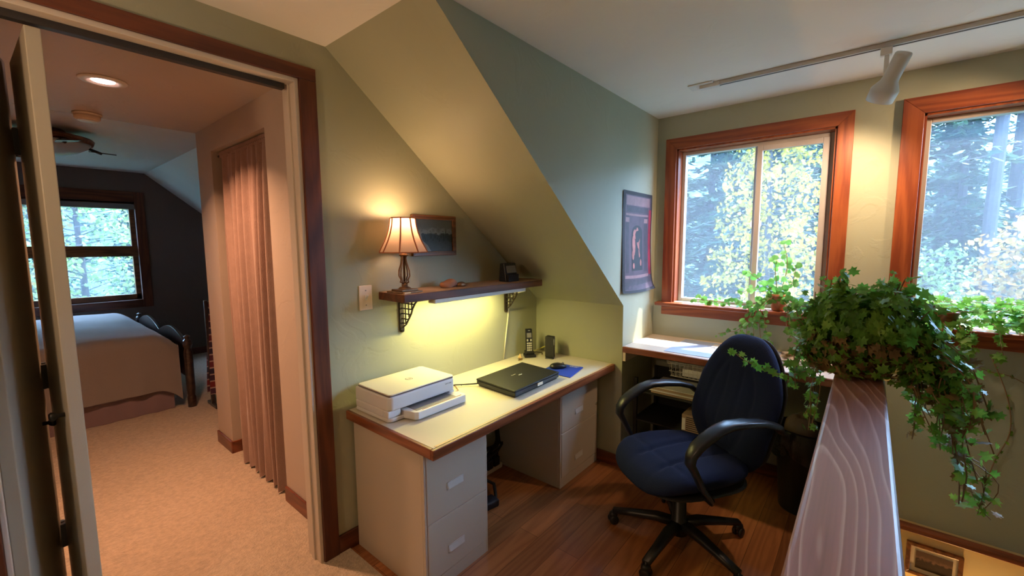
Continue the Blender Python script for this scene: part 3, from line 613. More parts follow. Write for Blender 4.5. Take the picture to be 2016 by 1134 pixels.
# table lamp
LX, LY = 1.385, 1.905
t = thing('table_lamp', (LX, LY, SZ), 'small lit table lamp with flared fabric shade on the left end of the shelf', 'lamp')
mb = MB(); mb.box(LX-.070, LY-.065, SZ+.001, LX+.070, LY+.065, SZ+.010); mb.box(LX-.052, LY-.048, SZ+.010, LX+.052, LY+.048, SZ+.020)
mb.lathe([(.034, .02), (.030, .028), (.014, .034), (.018, .042), (.010, .050), (.010, .06)], (LX, LY, SZ), 20)
mb.build('lamp_base', 'bronze', t, bevel=.003)
for k in range(4):
    a = math.pi/2*k+.4; q = [(.012, .05), (.026, .056), (.020, .068), (.033, .090), (.031, .120), (.018, .155), (.012, .185), (.016, .196)]
    MB().sweep([(LX+r*math.cos(a), LY+r*math.sin(a), SZ+z) for r, z in q], .0042, n=8).build('stem_rod', 'bronze', t, smooth=True)
MB().lathe([(.006, .05), (.006, .195), (.024, .197), (.026, .204), (.012, .210), (.012, .26), (.016, .27), (.016, .30)], (LX, LY, SZ), 18).build('socket', 'bronze', t, smooth=True)
SH = [(.125, .215), (.112, .240), (.094, .275), (.078, .315), (.068, .355), (.063, .395)]
mb = MB(); n = 8
for i in range(len(SH)-1):
    pass
nn = 48
def rr(k, r): # softly bowed panels
    a = 2*math.pi*k/nn; f = (k % 6)/6.0; return r*(1-.035*math.sin(math.pi*f))
vs = [(LX+rr(k, r)*math.cos(2*math.pi*k/nn), LY+rr(k, r)*math.sin(2*math.pi*k/nn), SZ+z) for r, z in SH for k in range(nn)]
sh = MB().add(vs, [(i*nn+k, i*nn+(k+1) % nn, (i+1)*nn+(k+1) % nn, (i+1)*nn+k) for i in range(len(SH)-1) for k in range(nn)]).build('lamp_shade', 'shade', t, smooth=True, label='flared cream fabric shade, glowing')
M['ribbon'] = mat('shade_trim', (.40, .14, .07), .8)
mb = MB()
for k in range(8):
    a = 2*math.pi*k/8; mb.sweep([(LX+(r+.001)*math.cos(a), LY+(r+.001)*math.sin(a), SZ+z) for r, z in SH], .0042, n=5)
for r, z in (SH[0], SH[-1]): mb.sweep([(LX+(rr(k % nn, r)+.0005)*math.cos(2*math.pi*k/nn), LY+(rr(k % nn, r)+.0005)*math.sin(2*math.pi*k/nn), SZ+z) for k in range(nn+1)], .0034, n=5)
mb.build('shade_trim', 'ribbon', sh, label='dark reddish braid along the shade ribs')
M['bulb'] = mat('warm_bulb', (1, .9, .8), .4, emit=(1, .62, .28), estr=18)
MB().lathe([(.008, .300), (.014, .310), (.026, .335), (.028, .350), (.018, .368), (.002, .375)], (LX, LY, SZ), 16).build('bulb', 'bulb', t, smooth=True)
lamp('table_lamp_light', 'POINT', (LX, LY, SZ+.385), 5.5, (1, .60, .30), .02)
lamp('table_lamp_light_low', 'POINT', (LX, LY, SZ+.285), 3.8, (1, .58, .30), .02)
# painting
t = thing('framed_painting', (1.71, W, 1.55), 'small dark landscape painting in a wooden frame behind the table lamp', 'picture')
fx0, fx1, fz0, fz1 = 1.54, 1.877, 1.548, 1.79
def pframe(parent, axis, a0, a1, z0, z1, p0, p1, wd, m):
    mb = MB()
    for P in ([(a0, z0), (a1, z0), (a1-wd, z0+wd), (a0+wd, z0+wd)], [(a0, z1), (a1, z1), (a1-wd, z1-wd), (a0+wd, z1-wd)], [(a0, z0), (a0+wd, z0+wd), (a0+wd, z1-wd), (a0, z1)], [(a1, z0), (a1-wd, z0+wd), (a1-wd, z1-wd), (a1, z1)]):
        mb.prism(P, axis, p0, p1)
    return mb.build('picture_frame', m, parent, bevel=.002)
pframe(t, 'y', fx0, fx1, fz0, fz1, W-.022, W-.001, .026, 'frame')
def paintmat(name, sky, mid, low):
    m = bpy.data.materials.new(name); m.use_nodes = True; nt = m.node_tree; b = nt.nodes['Principled BSDF']; L = nt.links.new; b.inputs['Roughness'].default_value = .4
    tc = nt.nodes.new('ShaderNodeTexCoord'); sp = nt.nodes.new('ShaderNodeSeparateXYZ'); L(tc.outputs['Generated'], sp.inputs[0])
    n = nt.nodes.new('ShaderNodeTexNoise'); n.inputs['Scale'].default_value = 9; n.inputs['Detail'].default_value = 6; L(tc.outputs['Generated'], n.inputs['Vector'])
    ad = nt.nodes.new('ShaderNodeMath'); ad.operation = 'MULTIPLY_ADD'; ad.inputs[1].default_value = .5; L(n.outputs['Fac'], ad.inputs[0]); L(sp.outputs['Z'], ad.inputs[2])
    r = nt.nodes.new('ShaderNodeValToRGB'); e = r.color_ramp.elements; e[0].position = .3; e[0].color = (*low, 1); e[1].position = 1; e[1].color = (*sky, 1)
    q = e.new(.62); q.color = (*mid, 1); q = e.new(.78); q.color = (*mid, 1); q = e.new(.86); q.color = (*[min(1, v*1.9) for v in sky], 1); L(ad.outputs[0], r.inputs['Fac']); L(r.outputs['Color'], b.inputs['Base Color']); return m
M['paintA'] = paintmat('painting_lake', (.10, .13, .14), (.025, .035, .03), (.05, .06, .06))
M['paintB'] = paintmat('painting_dark', (.10, .055, .04), (.03, .015, .01), (.05, .03, .02))
MB().box(fx0+.024, W-.012, fz0+.024, fx1-.024, W-.004, fz1-.024).build('canvas', 'paintA', t, label='dark evening landscape with pale waterfall and fir trees')
mb = MB(); random.seed(4)
for i in range(16):
    x = fx0+.05+i*.017+random.uniform(-.006, .006); h = random.uniform(.03, .075) if i > 10 else random.uniform(.012, .035); z = fz0+.09+random.uniform(-.01, .02)
    for k in range(4): mb.add([(x-.008*(1-k*.2), W-.0125, z+k*h/5), (x+.008*(1-k*.2), W-.0125, z+k*h/5), (x, W-.0125, z+(k+2)*h/5)], [(0, 1, 2)])
M['treepaint'] = mat('painted_firs', (.012, .018, .012), .5)
mb.build('painted_trees', 'treepaint', t)
M['fallpaint'] = mat('painted_water', (.22, .25, .25), .5)
MB().add([(1.585, W-.0126, 1.575), (1.68, W-.0126, 1.575), (1.655, W-.0126, 1.61), (1.615, W-.0126, 1.64), (1.60, W-.0126, 1.70), (1.58, W-.0126, 1.69)], [(0, 1, 2, 3, 4, 5)]).build('painted_water', 'fallpaint', t)
# light switch
t = thing('light_switch', (1.233, W, 1.27), 'cream toggle light switch on the green wall left of the shelf', 'light switch')
MB().box(1.195, W-.007, 1.27, 1.272, W-.001, 1.402).build('cover_plate', 'ivory', t, bevel=.004)
MB().box(1.226, W-.009, 1.322, 1.242, W-.006, 1.350).build('toggle_slot', 'white', t, bevel=.001)
MB().prism([(W-.008, 1.330), (W-.008, 1.346), (W-.024, 1.354), (W-.024, 1.346)], 'x', 1.229, 1.239).build('toggle', 'white', t, bevel=.001)
for z in (1.297, 1.375): MB().lathe([(.0035, 0), (.0035, .0015)], (1.2335, W-.007, z), 10, ax=(0, -1, 0)).build('screw', 'screen', t)
# clock at the far end of the shelf
t = thing('desk_clock', (2.25, 1.90, SZ), 'small black clock with grey display at the far end of the shelf', 'clock')
vs = lambda s, y0, y1: [(2.175+s, y0), (2.30-s, y0), (2.30-s, y1), (2.175+s, y1)]
MB().prism([(1.865, SZ+.001), (1.935, SZ+.001), (1.925, SZ+.125), (1.885, SZ+.125)], 'x', 2.178, 2.302).build('clock_body', 'black', t, bevel=.006)
MB().prism([(1.866, SZ+.060), (1.872, SZ+.060), (1.886, SZ+.108), (1.880, SZ+.108)], 'x', 2.193, 2.288).build('display', 'screen', t, label='grey clock display')
MB().box(2.185, 1.852, SZ+.001, 2.296, 1.868, SZ+.05).build('button_panel', 'blackm', t, bevel=.003)
mb = MB()
tag(MB().pad(.062, .040, .030, fn=lambda p: p+Vector((1.72, 1.93, SZ+.016+.006*math.sin(p.x*60))), e=1, dome=.5).build('folded_cloth', 'redstuff', smooth=True), 'small rumpled reddish cloth lying on the shelf right of the lamp', 'cloth')
tag(MB().pad(.034, .022, .018, fn=lambda p: p+Vector((1.795, 1.90, SZ+.010)), e=1, dome=.6).build('dark_stone', 'bronze', smooth=True), 'small dark stone on the shelf beside the reddish cloth', 'stone')
tag(box(1.325, 1.875, SZ+.001, 1.365, 1.825, SZ+.010).build('wood_block', 'strip', bevel=.002), 'tiny flat wooden block at the front left of the shelf, by the lamp base', 'block')

# ------------------------------------------------------------------ poster on the dormer side wall
t = thing('poster', (2.97, D, 1.26), 'tall narrow purple poster of a carved stone doorway on the pale side wall', 'poster')
def P(u, v, k=0):   # u 0..1 left-right, v 0..1 bottom-top
    x = 2.716+(.487+.02*(1-v))*u; z = 1.272+.702*v - .012*(1-v)*math.sin(u*3); y = D-.006-.012*math.exp(-v*14)*(1+u*2) - .003*math.sin(v*7+u) - k
    return (x, y, z)
M['pp1'] = mat('poster_edge', (.012, .004, .006), .7); M['pp2'] = mat('poster_lavender', (.075, .038, .058), .6, var=.25, vscale=14); M['pp3'] = mat('poster_pale', (.24, .125, .135), .6, var=.15, vscale=20)
M['pp4'] = mat('poster_stone', (.040, .022, .034), .6, var=.3, vscale=20); M['pp5'] = mat('poster_dark', (.012, .006, .01), .6); M['pp6'] = mat('poster_pink', (.36, .12, .10), .6, var=.3, vscale=18); M['pp7'] = mat('poster_red', (.30, .03, .06), .35, var=.4, vscale=10)
MB().grid(lambda i, j: P(i, j), 14, 24).build('sheet', 'pp1', t, smooth=True)
def patch(name, m, u0, u1, v0, v1, k):
    MB().grid(lambda i, j: P(u0+(u1-u0)*i, v0+(v1-v0)*j, k), 6, 14).build(name, m, t, smooth=True)
patch('printed_wall', 'pp2', .07, .95, .025, .965, .0006)
patch('printed_sky', 'pp3', .10, .90, .865, .955, .0010)
patch('printed_red_edge', 'pp7', .88, .965, .16, .84, .0010)
patch('printed_lintel', 'pp3', .10, .86, .765, .785, .0012); patch('printed_lintel', 'pp4', .12, .84, .80, .855, .0012)
for a, b in ((.10, .20), (.72, .83)):
    patch('printed_column', 'pp4', a, b, .20, .76, .0012); patch('printed_capital', 'pp3', a-.01, b+.01, .70, .745, .0015)
patch('printed_step', 'pp3', .08, .86, .145, .175, .0012)
patch('printed_footer', 'pp4', .06, .94, .035, .135, .0012)
arch = [(.30+.0, .22), (.66, .22)] + [(.48+.18*math.cos(a), .60+.075*math.sin(a)) for a in [math.pi*k/10 for k in range(11)]]
mb = MB(); vs = [P(.48, .45, .0016)]+[P(u, v, .0016) for u, v in arch]; mb.add(vs, [(0, i, i % len(arch)+1) for i in range(1, len(arch)+1)]); mb.build('printed_arch', 'pp5', t)
mb = MB()
for u, v, a, b in ((.37, .47, .05, .10), (.40, .585, .06, .05), (.48, .60, .045, .055), (.53, .53, .05, .09), (.62, .45, .035, .08), (.34, .38, .035, .05), (.36, .27, .03, .03), (.345, .50, .03, .07), (.56, .42, .03, .07), (.50, .50, .03, .03), (.60, .30, .03, .035)):
    n = 12; q = [P(u+a*math.cos(6.283*k/n), v+b*math.sin(6.283*k/n), .0022) for k in range(n)]; mb.add([P(u, v, .0022)]+q, [(0, i, i % n+1) for i in range(1, n+1)])
mb.build('printed_rock', 'pp6', t)
text('title', 'SU LEAFWALL', .044, 'pp3', t, axes((1, 0, 0), (0, 0, 1), (2.95, D-.0098, 1.355)), 'pale title lettering along the foot of the poster')

# ------------------------------------------------------------------ window-side counter
CT = .893
t = thing('window_counter', (3.03, .68, CT-.04), 'beige counter with reddish front edge under the left window', 'counter')
MB().box(K+.016, .058, CT-.035, V-.001, D-.001, CT).build('counter_top', 'laminate2', t, bevel=.001)
MB().box(K-.002, .058, CT-.042, K+.016, D-.001, CT).build('front_edge', 'edgey', t, bevel=.003)
MB().box(K+.004, D-.022, CT-.105, V-.02, D-.001, CT-.042).build('support_cleat', 'laminate2', t)
t = thing('desk_mat', (3.0, .86, CT), 'pale blue sheet of papers lying flat on the window counter', 'paper')
MB().box(K+.05, .40, CT+.0005, V-.05, 1.02, CT+.003).build('sheet', 'bluepaper', t)
tag(box(3.06, .62, CT+.0035, 3.20, .80, CT+.006).build('paper_note', 'paper'), 'small white sheet lying on the pale blue paper', 'paper')
random.seed(2)
mb = MB()
for i in range(9):
    mb.leaf((random.uniform(2.85, 3.2), random.uniform(.16, .36), CT+.009+random.random()*.004), (random.uniform(-.1, .1), random.uniform(-.1, .1), 1), (random.uniform(-1, 1), random.uniform(-1, 1), 0), .05, ROUND)
tag(mb.build('fallen_leaves', 'ivydry'), 'dry fallen leaves scattered on the window counter behind the chair', 'leaves', kind='stuff')
# wire basket under counter
t = thing('wire_basket', (2.9, .80, .73), 'white wire basket hanging beneath the window counter, holding papers', 'basket')
mb = MB(); bx0, bx1, by0, by1, bz0, bz1 = 2.79, 3.10, .55, .99, .735, .835
for z in (bz1, bz1-.012, bz0+.035, bz0):
    s_ = .02*(bz1-z)/.1; mb.sweep([(bx0+s_, by0+s_, z), (bx1-s_, by0+s_, z), (bx1-s_, by1-s_, z), (bx0+s_, by1-s_, z), (bx0+s_, by0+s_, z)], .0022, n=5)
for k in range(15):
    y = by0+.03+k*(by1-by0-.06)/14; mb.sweep([(bx0, y, bz1), (bx0+.02, y, bz0), (bx1-.02, y, bz0), (bx1, y, bz1)], .0016, n=4)
for k in range(9):
    x = bx0+.03+k*(bx1-bx0-.06)/8; mb.sweep([(x, by0, bz1), (x, by0+.02, bz0), (x, by1-.02, bz0), (x, by1, bz1)], .0016, n=4)
mb.sweep([(bx0+.02, by1-.03, bz1), (bx0+.02, by1-.03, CT-.036)], .002, n=5); mb.sweep([(bx0+.02, by0+.03, bz1), (bx0+.02, by0+.03, CT-.036)], .002, n=5)
mb.build('basket_wires', 'wire', t)
tag(box(2.83, .60, .740, 3.05, .90, .79).build('paper_stack', 'paper', bevel=.004), 'white papers lying in the wire basket', 'papers')
# dark shelving under counter
t = thing('storage_rack', (3.02, .98, 0), 'dark low storage rack under the window counter, loaded with papers', 'rack')
for x in (2.86, 3.24):
    for y in (.72, 1.23): MB().box(x-.012, y-.012, 0, x+.012, y+.012, .66).build('post', 'blackm', t, bevel=.002)
for z in (.10, .36, .57): MB().box(2.848, .708, z-.012, 3.252, 1.242, z).build('rack_shelf', 'blackm', t, bevel=.003)
MB().box(3.235, .72, .10, 3.25, 1.23, .66).build('back_panel', 'blackm', t)
random.seed(8); z = .571
for i in range(4):
    h = (.012, .009, .014, .006)[i]; d = random.uniform(-.015, .015)
    tag(box(2.865+i*.004, .80+d, z, 3.14, 1.13+d, z+h).build('magazine', ('brownp', 'paper', 'brownp', 'paper')[i], bevel=.001), ('brown magazine at the bottom of the pile on the rack top', 'white magazine second from the bottom of the pile on the rack', 'brown magazine third up in the pile on the rack', 'grey-white sheet topmost on the pile on the rack')[i], 'magazine', 'magazines piled on the dark rack'); z += h+.0005
tag(box(2.875, 1.06, z, 2.93, 1.14, z+.012).build('yellow_notepad', 'yellowp', bevel=.002), 'small yellow notepad on top of the paper pile under the counter', 'notepad')
t = thing('book_stack', (2.93, .79, .37), 'tan ribbed box of files standing on the middle shelf of the dark rack', 'box')
MB().box(2.852, .745, .361, 3.05, .90, .475).build('box_body', 'brownp', t, bevel=.003)
mb = MB()
for k in range(7): mb.box(2.849, .75, .372+k*.014, 2.852, .87, .376+k*.014)
mb.build('ribs', 'blackm', t)
MB().box(2.8485, .875, .37, 2.8515, .897, .45).build('label_strip', 'paper', t, label='white label strip')
mb = MB(); z = .101
for i, (a, m, lb) in enumerate(((.9, 'paper', 'white paper bundle at the bottom of the rack'), (.94, 'bluepaper', 'bluish paper bundle lying on the white bundle at the bottom of the rack'))):
    tag(box(2.87, a, z, 3.12, a+.26, z+.035).build('paper_bundle', m, bevel=.003), lb, 'papers', 'paper bundles on the lowest rack shelf'); z += .036

# ------------------------------------------------------------------ waste bin
t = thing('waste_bin', (3.01, .235, 0), 'black waste bin with a liner folded over its rim, by the low wall', 'bin')
MB().lathe([(.105, .001), (.11, .01), (.145, .50), (.150, .505), (.142, .505), (.105, .03)], (3.01, .235, 0), 32).build('bin_body', 'black', t, smooth=True)
random.seed(5)
def lin_(u, v):
    a = 2*math.pi*u; r = .146+.012*v*(1+.5*math.sin(a*7)+.3*math.sin(a*13+1)) + .01*math.sin(v*3.1); z = .51 - .16*v + .02*math.sin(a*5)*v + .035*math.sin(math.pi*min(1, v*2.2))
    return (3.01+r*math.cos(a), .235+min(r*math.sin(a), 9), z)
MB().grid(lin_, 72, 8).build('bin_liner', 'plasticbag', t, smooth=True)
tag(MB().pad(.085, .085, .09, fn=lambda p: p+Vector((3.0, .25, .50+.012*math.sin(p.x*80)*math.cos(p.y*70))), e=1, dome=.5).build('crumpled_bag', 'brownp', smooth=True), 'crumpled brownish bag on top of the waste bin', 'bag')

# things on the floor under the desk
t = thing('power_strip', (2.08, 1.98, 0), 'dark tangle of plugs and cables on a pale power strip under the desk', 'power strip')
MB().box(1.90, 1.955, .002, 2.225, 2.005, .038).build('strip_body', 'ivory', t, bevel=.006)
for x in (1.95, 2.02, 2.09, 2.16): MB().box(x-.028, 1.945, .039, x+.028, 2.01, .105).build('plug', 'black', t, bevel=.008)
mb = MB(); random.seed(3)
for i in range(6):
    x = 1.98+i*.035; mb.sweep(smooth_([(x, 1.975, .10), (x+random.uniform(-.06, .05), 1.94, .17+random.random()*.05), (2.15+i*.01, 1.96, .20), (2.205+i*.004, 2.0, .30), (2.222, 2.025, .55), (2.225, 2.035, .71)]), .009, n=6)
for i in range(3): mb.sweep(smooth_([(1.95+i*.06, 1.975, .10), (2.0, 1.91, .15), (2.06+i*.04, 1.93, .17), (2.02, 1.96, .12)]), .008, n=6)
mb.build('cables', 'blackm', t, smooth=True)
t = thing('briefcase', (1.79, 1.80, 0), 'dark soft briefcase standing by the near file cabinet under the desk, its handle loop up', 'bag')
MB().prism([(1.60, 1.72), (1.86, 1.66), (1.875, 1.74), (1.62, 1.80)], 'z', .001, .05).build('bag_body', 'navyk', t, bevel=.012, seg=3)
MB().sweep([(1.76, 1.735, .04), (1.84, 1.80, .07), (1.93, 1.84, .075), (1.96, 1.80, .05), (1.90, 1.73, .03), (1.86, 1.70, .03)], .011, n=8).build('handle', 'blackm', t, smooth=True)

# ------------------------------------------------------------------ office chair
CX, CY, PH = 2.235, .70, R(146)
chair = thing('office_chair', (CX, CY, 0), 'dark navy padded office swivel chair with loop arms on five castors', 'chair', rz=PH)
FH = R(30)-PH; RB = .355
for k in range(5):
    a = FH+R(72)*k; c, s_ = math.cos(a), math.sin(a)
    leg = MB().sweep([(c*.02, s_*.02, .115), (c*.12, s_*.12, .118), (c*.25, s_*.25, .098), (c*RB, s_*RB, .080)], [.030, .030, .024, .022], [.022, .020, .016, .013], n=10, side=(-s_, c, 0)).build('leg', 'black', chair, smooth=True)
    mb = MB(); q = a+1.2+k; d = Vector((math.cos(q), math.sin(q), 0))
    for sd in (-.016, .016): mb.lathe([(.004, -.009), (.022, -.009), (.027, -.004), (.027, .004), (.022, .009), (.004, .009)], Vector((c*RB, s_*RB, .0275))+d*sd, 18, ax=d)
    mb.lathe([(.007, 0), (.007, .055)], (c*RB, s_*RB, .03), 8); mb.pad(.026, .022, .03, fn=lambda p: p+Vector((c*RB, s_*RB, .052)), e=1)
    mb.build('castor', 'black', leg, smooth=True)
MB().lathe([(.02, .055), (.045, .06), (.048, .11), (.044, .135), (.036, .14), (.034, .26), (.026, .265), (.026, .33), (.022, .335), (.022, .41)], (0, 0, 0), 22).build('gas_column', 'black', chair, smooth=True)
mb = MB(); mb.box(-.13, -.09, .375, .12, .09, .405); mb.box(-.26, -.035, .385, -.1, .035, .405); mb.build('seat_mechanism', 'blackm', chair, bevel=.008)
MB().sweep([(.02, .08, .385), (.02, .17, .375), (.02, .22, .372)], .006, n=8).build('lever', 'black', chair, smooth=True)
def seatcr(x, y):
    r = 0
    for c in (-.085, .085): r += .016*math.exp(-((y-c-.03*math.sin(x*3))/.013)**2)*(1 if x < .20 else .3)
    r += .007*math.exp(-((x-.13)/.012)**2); return r
def seatf(p):
    z = p.z+.462; z -= max(0, p.x-.12)**2*1.5; z += .020*(abs(p.y)/.25)**2
    return Vector((p.x+.01, p.y, z))
MB().pad(.300, .285, .090, fn=seatf, e=.62, dome=.2, n=96, crease=seatcr, shape=lambda x, y: (x, y*(1-.10*max(0, -x)/.30))).build('seat', 'navy', chair, smooth=True, subsurf=1)
MB().pad(.285, .270, .020, fn=lambda p: Vector((p.x+.01, p.y, p.z+.417)), e=.62).build('seat_pan', 'blackm', chair, smooth=True)
def backshape(x, y):    # x = height axis (-.34..+.34), y = width
    t_ = (x+.36)/.72; wv = .86+.30*math.sin(math.pi*min(1, max(0, t_*.92+.05)))*.6 - .16*max(0, t_-.62)/.38
    return x, y*wv
def backf(p, off=0):
    h = p.x; y = p.y; z = .755+h*.985; curve = -.285 - .11*(h+.34)/.68 - .02 + .035*math.exp(-((h+.12)/.13)**2) - .25*abs(y)**2*-1.2
    return Vector((curve+p.z+off, y, z))
def backcr(x, y):
    r = .012*math.exp(-((math.hypot(x/.26, y/.145)-1)/.07)**2); r += .006*math.exp(-((abs(y)-.05)/.012)**2)*(1 if abs(x) < .2 else 0); return r
MB().pad(.365, .262, .090, fn=backf, e=.66, dome=.22, n=96, crease=backcr, shape=backshape).build('backrest', 'navy', chair, smooth=True, subsurf=1)
MB().pad(.350, .252, .018, fn=lambda p: backf(p, -.048), e=.66, shape=backshape).build('back_shell', 'blackm', chair, smooth=True)
MB().sweep([(-.15, 0, .39), (-.30, 0, .40), (-.345, 0, .47), (-.37, 0, .65)], .028, .010, n=8, side=(0, 1, 0)).build('back_bar', 'black', chair, smooth=True)
for sd in (1, -1):
    y = .305*sd
    q = [(-.335, y*.93, .705), (-.29, y, .745), (-.20, y, .772), (-.10, y, .784), (-.01, y, .786), (.05, y, .772), (.11, y, .742), (.165, y, .705), (.192, y, .668), (.195, y, .632), (.170, y, .590), (.12, y*.99, .495), (.07, y*.97, .435), (.05, y*.9, .405), (.03, y*.55, .398)]
    w_ = [.024, .030, .036, .038, .038, .038, .037, .035, .028, .026, .023, .022, .022, .020, .02]; h_ = [.014, .014, .015, .016, .017, .017, .017, .018, .019, .018, .014, .012, .012, .012, .01]
    arm = MB().sweep(q, w_, h_, n=12, side=(0, 1, 0)).build('armrest', 'armpl', chair, smooth=True)
    MB().pad(.020, .010, .003, fn=lambda p: Vector((.085+p.x*.6-p.z*0, y*1.0+.0235*sd+p.z, .452+p.x)), e=.7).build('arm_plate', 'silver', arm, smooth=True)
tagc = chair

# ------------------------------------------------------------------ track light
t = thing('track_light', (2.785, -.2, H-.03), 'white ceiling track with spot heads running above the window side', 'track light')
MB().box(2.768, -1.9, H-.022, 2.802, .80, H-.0005).build('track', 'trackw', t, bevel=.002)
MB().box(2.781, -1.9, H-.0235, 2.789, .78, H-.021).build('track_slot', 'rod', t)
MB().box(2.765, .73, H-.026, 2.805, .84, H-.0005).build('end_feed', 'white', t, bevel=.003)
MB().box(2.735, .76, H-.008, 2.835, .90, H-.0005).build('canopy_plate', 'white', t, bevel=.003)
def head(y, aim):
    q = MB(); q.box(2.768, y-.022, H-.058, 2.802, y+.022, H-.0225)
    hd = q.build('head_adapter', 'white', t, bevel=.003)
    MB().box(2.776, y-.012, H-.150, 2.792, y+.006, H-.055).build('stem', 'white', hd, bevel=.002)
    c = Vector((2.785, y-.03, H-.150)); d = (Vector(aim)-c).normalized()
    MB().lathe([(.004, -.098), (.030, -.094), (.0335, -.088), (.0335, .012), (.036, .03), (.055, .062), (.058, .070), (.0555, .122), (.052, .122), (.050, .07), (.030, .03), (.004, .02)], c, 36, ax=d).build('lamp_head', 'trackw', hd, smooth=True)
    MB().lathe([(.004, .05), (.046, .055), (.046, .06), (.004, .062)], c, 24, ax=d).build('bulb_face', 'bulb', hd, smooth=True)
    return c, d
c, d = head(-.005, (2.785+.45, -.035+.35, H-.15-.8))
lamp('track_spot', 'SPOT', c+d*.13, 48, (1, .68, .42), .035, aim=c+d, angle=R(125), blend=.9)
c, d = head(-1.05, (V, .05, 2.02))
lamp('track_spot_far', 'SPOT', c+d*.13, 60, (1, .66, .38), .035, aim=c+d, angle=R(62), blend=1)

# ------------------------------------------------------------------ picture on lower wall
t = thing('framed_print', (V, -.42, -.45), 'framed dark print with cream mat on the yellow lower wall', 'picture')
pframe(t, 'x', -.51, -.275, -.33, -.135, V-.02, V-.001, .02, 'frame')
MB().box(V-.010, -.492, -.312, V-.004, -.293, -.153).build('picture_mat', 'matb', t)
MB().box(V-.012, -.470, -.285, V-.0095, -.318, -.180).build('print', 'paintB', t, label='dark brownish print')

# ------------------------------------------------------------------ plants
def strand(mb, lb, pts, size, step, shape, rnd, mi=0, jitter=.02, stem_r=.0018, dry=0., bias=None):
    pts = [Vector(p) for p in pts]; mb.sweep(pts, stem_r, n=4)
    for i in range(len(pts)-1):
        a, b = pts[i], pts[i+1]; n = max(1, int((b-a).length/step))
        for k in range(n):
            p = a.lerp(b, (k+rnd.random())/n)+Vector([rnd.uniform(-jitter, jitter) for _ in range(3)])
            nr = Vector((rnd.uniform(-1, .2), rnd.uniform(-.7, .7), rnd.uniform(-.2, 1))) if bias is None else Vector(bias)+Vector([rnd.uniform(-.6, .6) for _ in range(3)])
            up = Vector((rnd.uniform(-1, 1), rnd.uniform(-1, 1), rnd.uniform(-1, .4)))
            lb.leaf(p, nr, up, size*rnd.uniform(.6, 1.2), shape, 1 if rnd.random() < dry else 0)
def smoothpath(pts, n=6):
    pts = [Vector(p) for p in pts]; out = []
    for i in range(len(pts)-1):
        p0, p1, p2, p3 = pts[max(i-1, 0)], pts[i], pts[i+1], pts[min(i+2, len(pts)-1)]
        for k in range(n):
            t_ = k/n; out.append(.5*((2*p1)+(p2-p0)*t_+(2*p0-5*p1+4*p2-p3)*t_*t_+(3*p1-p0-3*p2+p3)*t_**3))
    return out+[pts[-1]]
# big ivy on the rail
rnd = random.Random(11); PX, PY, RZ = 1.99, -.005, 1.137
t = thing('potted_ivy', (PX, PY, RZ), 'large bushy ivy in a brown basket standing on the wooden railing, trailing down', 'plant')
mb = MB().lathe([(.075, .001), (.085, .006), (.105, .10), (.110, .12), (.102, .12), (.09, .08), (.02, .075)], (PX, PY, RZ), 32)
mb.build('basket_pot', 'basket', t, smooth=True)
sb, lb = MB(), MB()
for i in range(1900):
    th = rnd.uniform(0, 2*math.pi); ph = math.acos(rnd.uniform(-.8, 1)); r = rnd.uniform(.55, 1.0)
    d = Vector((math.sin(ph)*math.cos(th), math.sin(ph)*math.sin(th), math.cos(ph)))
    rad = Vector((.19, .185 if d.y > 0 else .20, .155)); lump = 1+.22*math.sin(5*th+2)*math.sin(ph*2)+.12*math.sin(9*th)
    if d.z < 0:
        hz = math.hypot(d.x, d.y)+1e-3; q = rnd.uniform(.66, .95)/hz; p = Vector((PX+d.x*q*rad.x, PY+d.y*q*rad.y, RZ+.15+d.z*.17))
    else: p = Vector((PX, PY, RZ+.155))+Vector((d.x*rad.x, d.y*rad.y, d.z*rad.z))*r*lump
    lb.leaf(p, d+Vector([rnd.uniform(-.6, .6) for _ in range(3)]), Vector((d.x, d.y, -.6+rnd.uniform(-.5, .5))), rnd.uniform(.024, .042), IVY, 1 if (d.z < .0 and r < .95 and rnd.random() < .45) else 0)
for (y0, h) in ((.05, .345), (.06, .33), (-.065, .34), (-.05, .32), (.02, .30), (-.09, .30), (.11, .29), (.04, .355), (.075, .34), (-.075, .355), (-.045, .345), (.15, .24), (-.13, .27)):   # upright tufts
    b = Vector((PX-.02, y0, RZ+.13)); e = Vector((PX-.03+rnd.uniform(-.03, .03), y0*1.35, RZ+h))
    strand(sb, lb, smoothpath([b, b.lerp(e, .5)+Vector((0, .015, 0)), e], 4), .038, .0045, IVY, rnd, jitter=.030)
def trail(x, y, z, dx, dy, L, dens=.013, sz=.034, dry=.1, sag=.0, out=None):
    st = Vector((PX, PY, RZ+.12)); e = Vector((x, y, z)); mid = st.lerp(e, .6)+Vector((0, 0, .07))
    pts = [st, mid, e]; n = max(2, int(L/.08))
    for k in range(1, n+1): pts.append(e+Vector((dx*k/n+rnd.uniform(-.012, .012), dy*k/n+rnd.uniform(-.012, .012), -L*k/n)))
    strand(sb, lb, smoothpath(pts, 3), sz, dens, IVY, rnd, jitter=.018, dry=dry)
for i in range(44):       # curtain down the stairwell side
    y = rnd.uniform(-.12, -.27); x = rnd.uniform(1.85, 2.08); f = (y+.27)/.15
    trail(x, y, RZ+rnd.uniform(.0, .12), rnd.uniform(-.03, .03), rnd.uniform(-.07, -.0), rnd.uniform(.05, .25), dry=.25, dens=.016)
for i in range(5): trail(rnd.uniform(1.93, 2.02), rnd.uniform(-.20, -.25), RZ, 0, rnd.uniform(-.08, -.02), rnd.uniform(.28, .42), dens=.035, dry=.3, sz=.04)
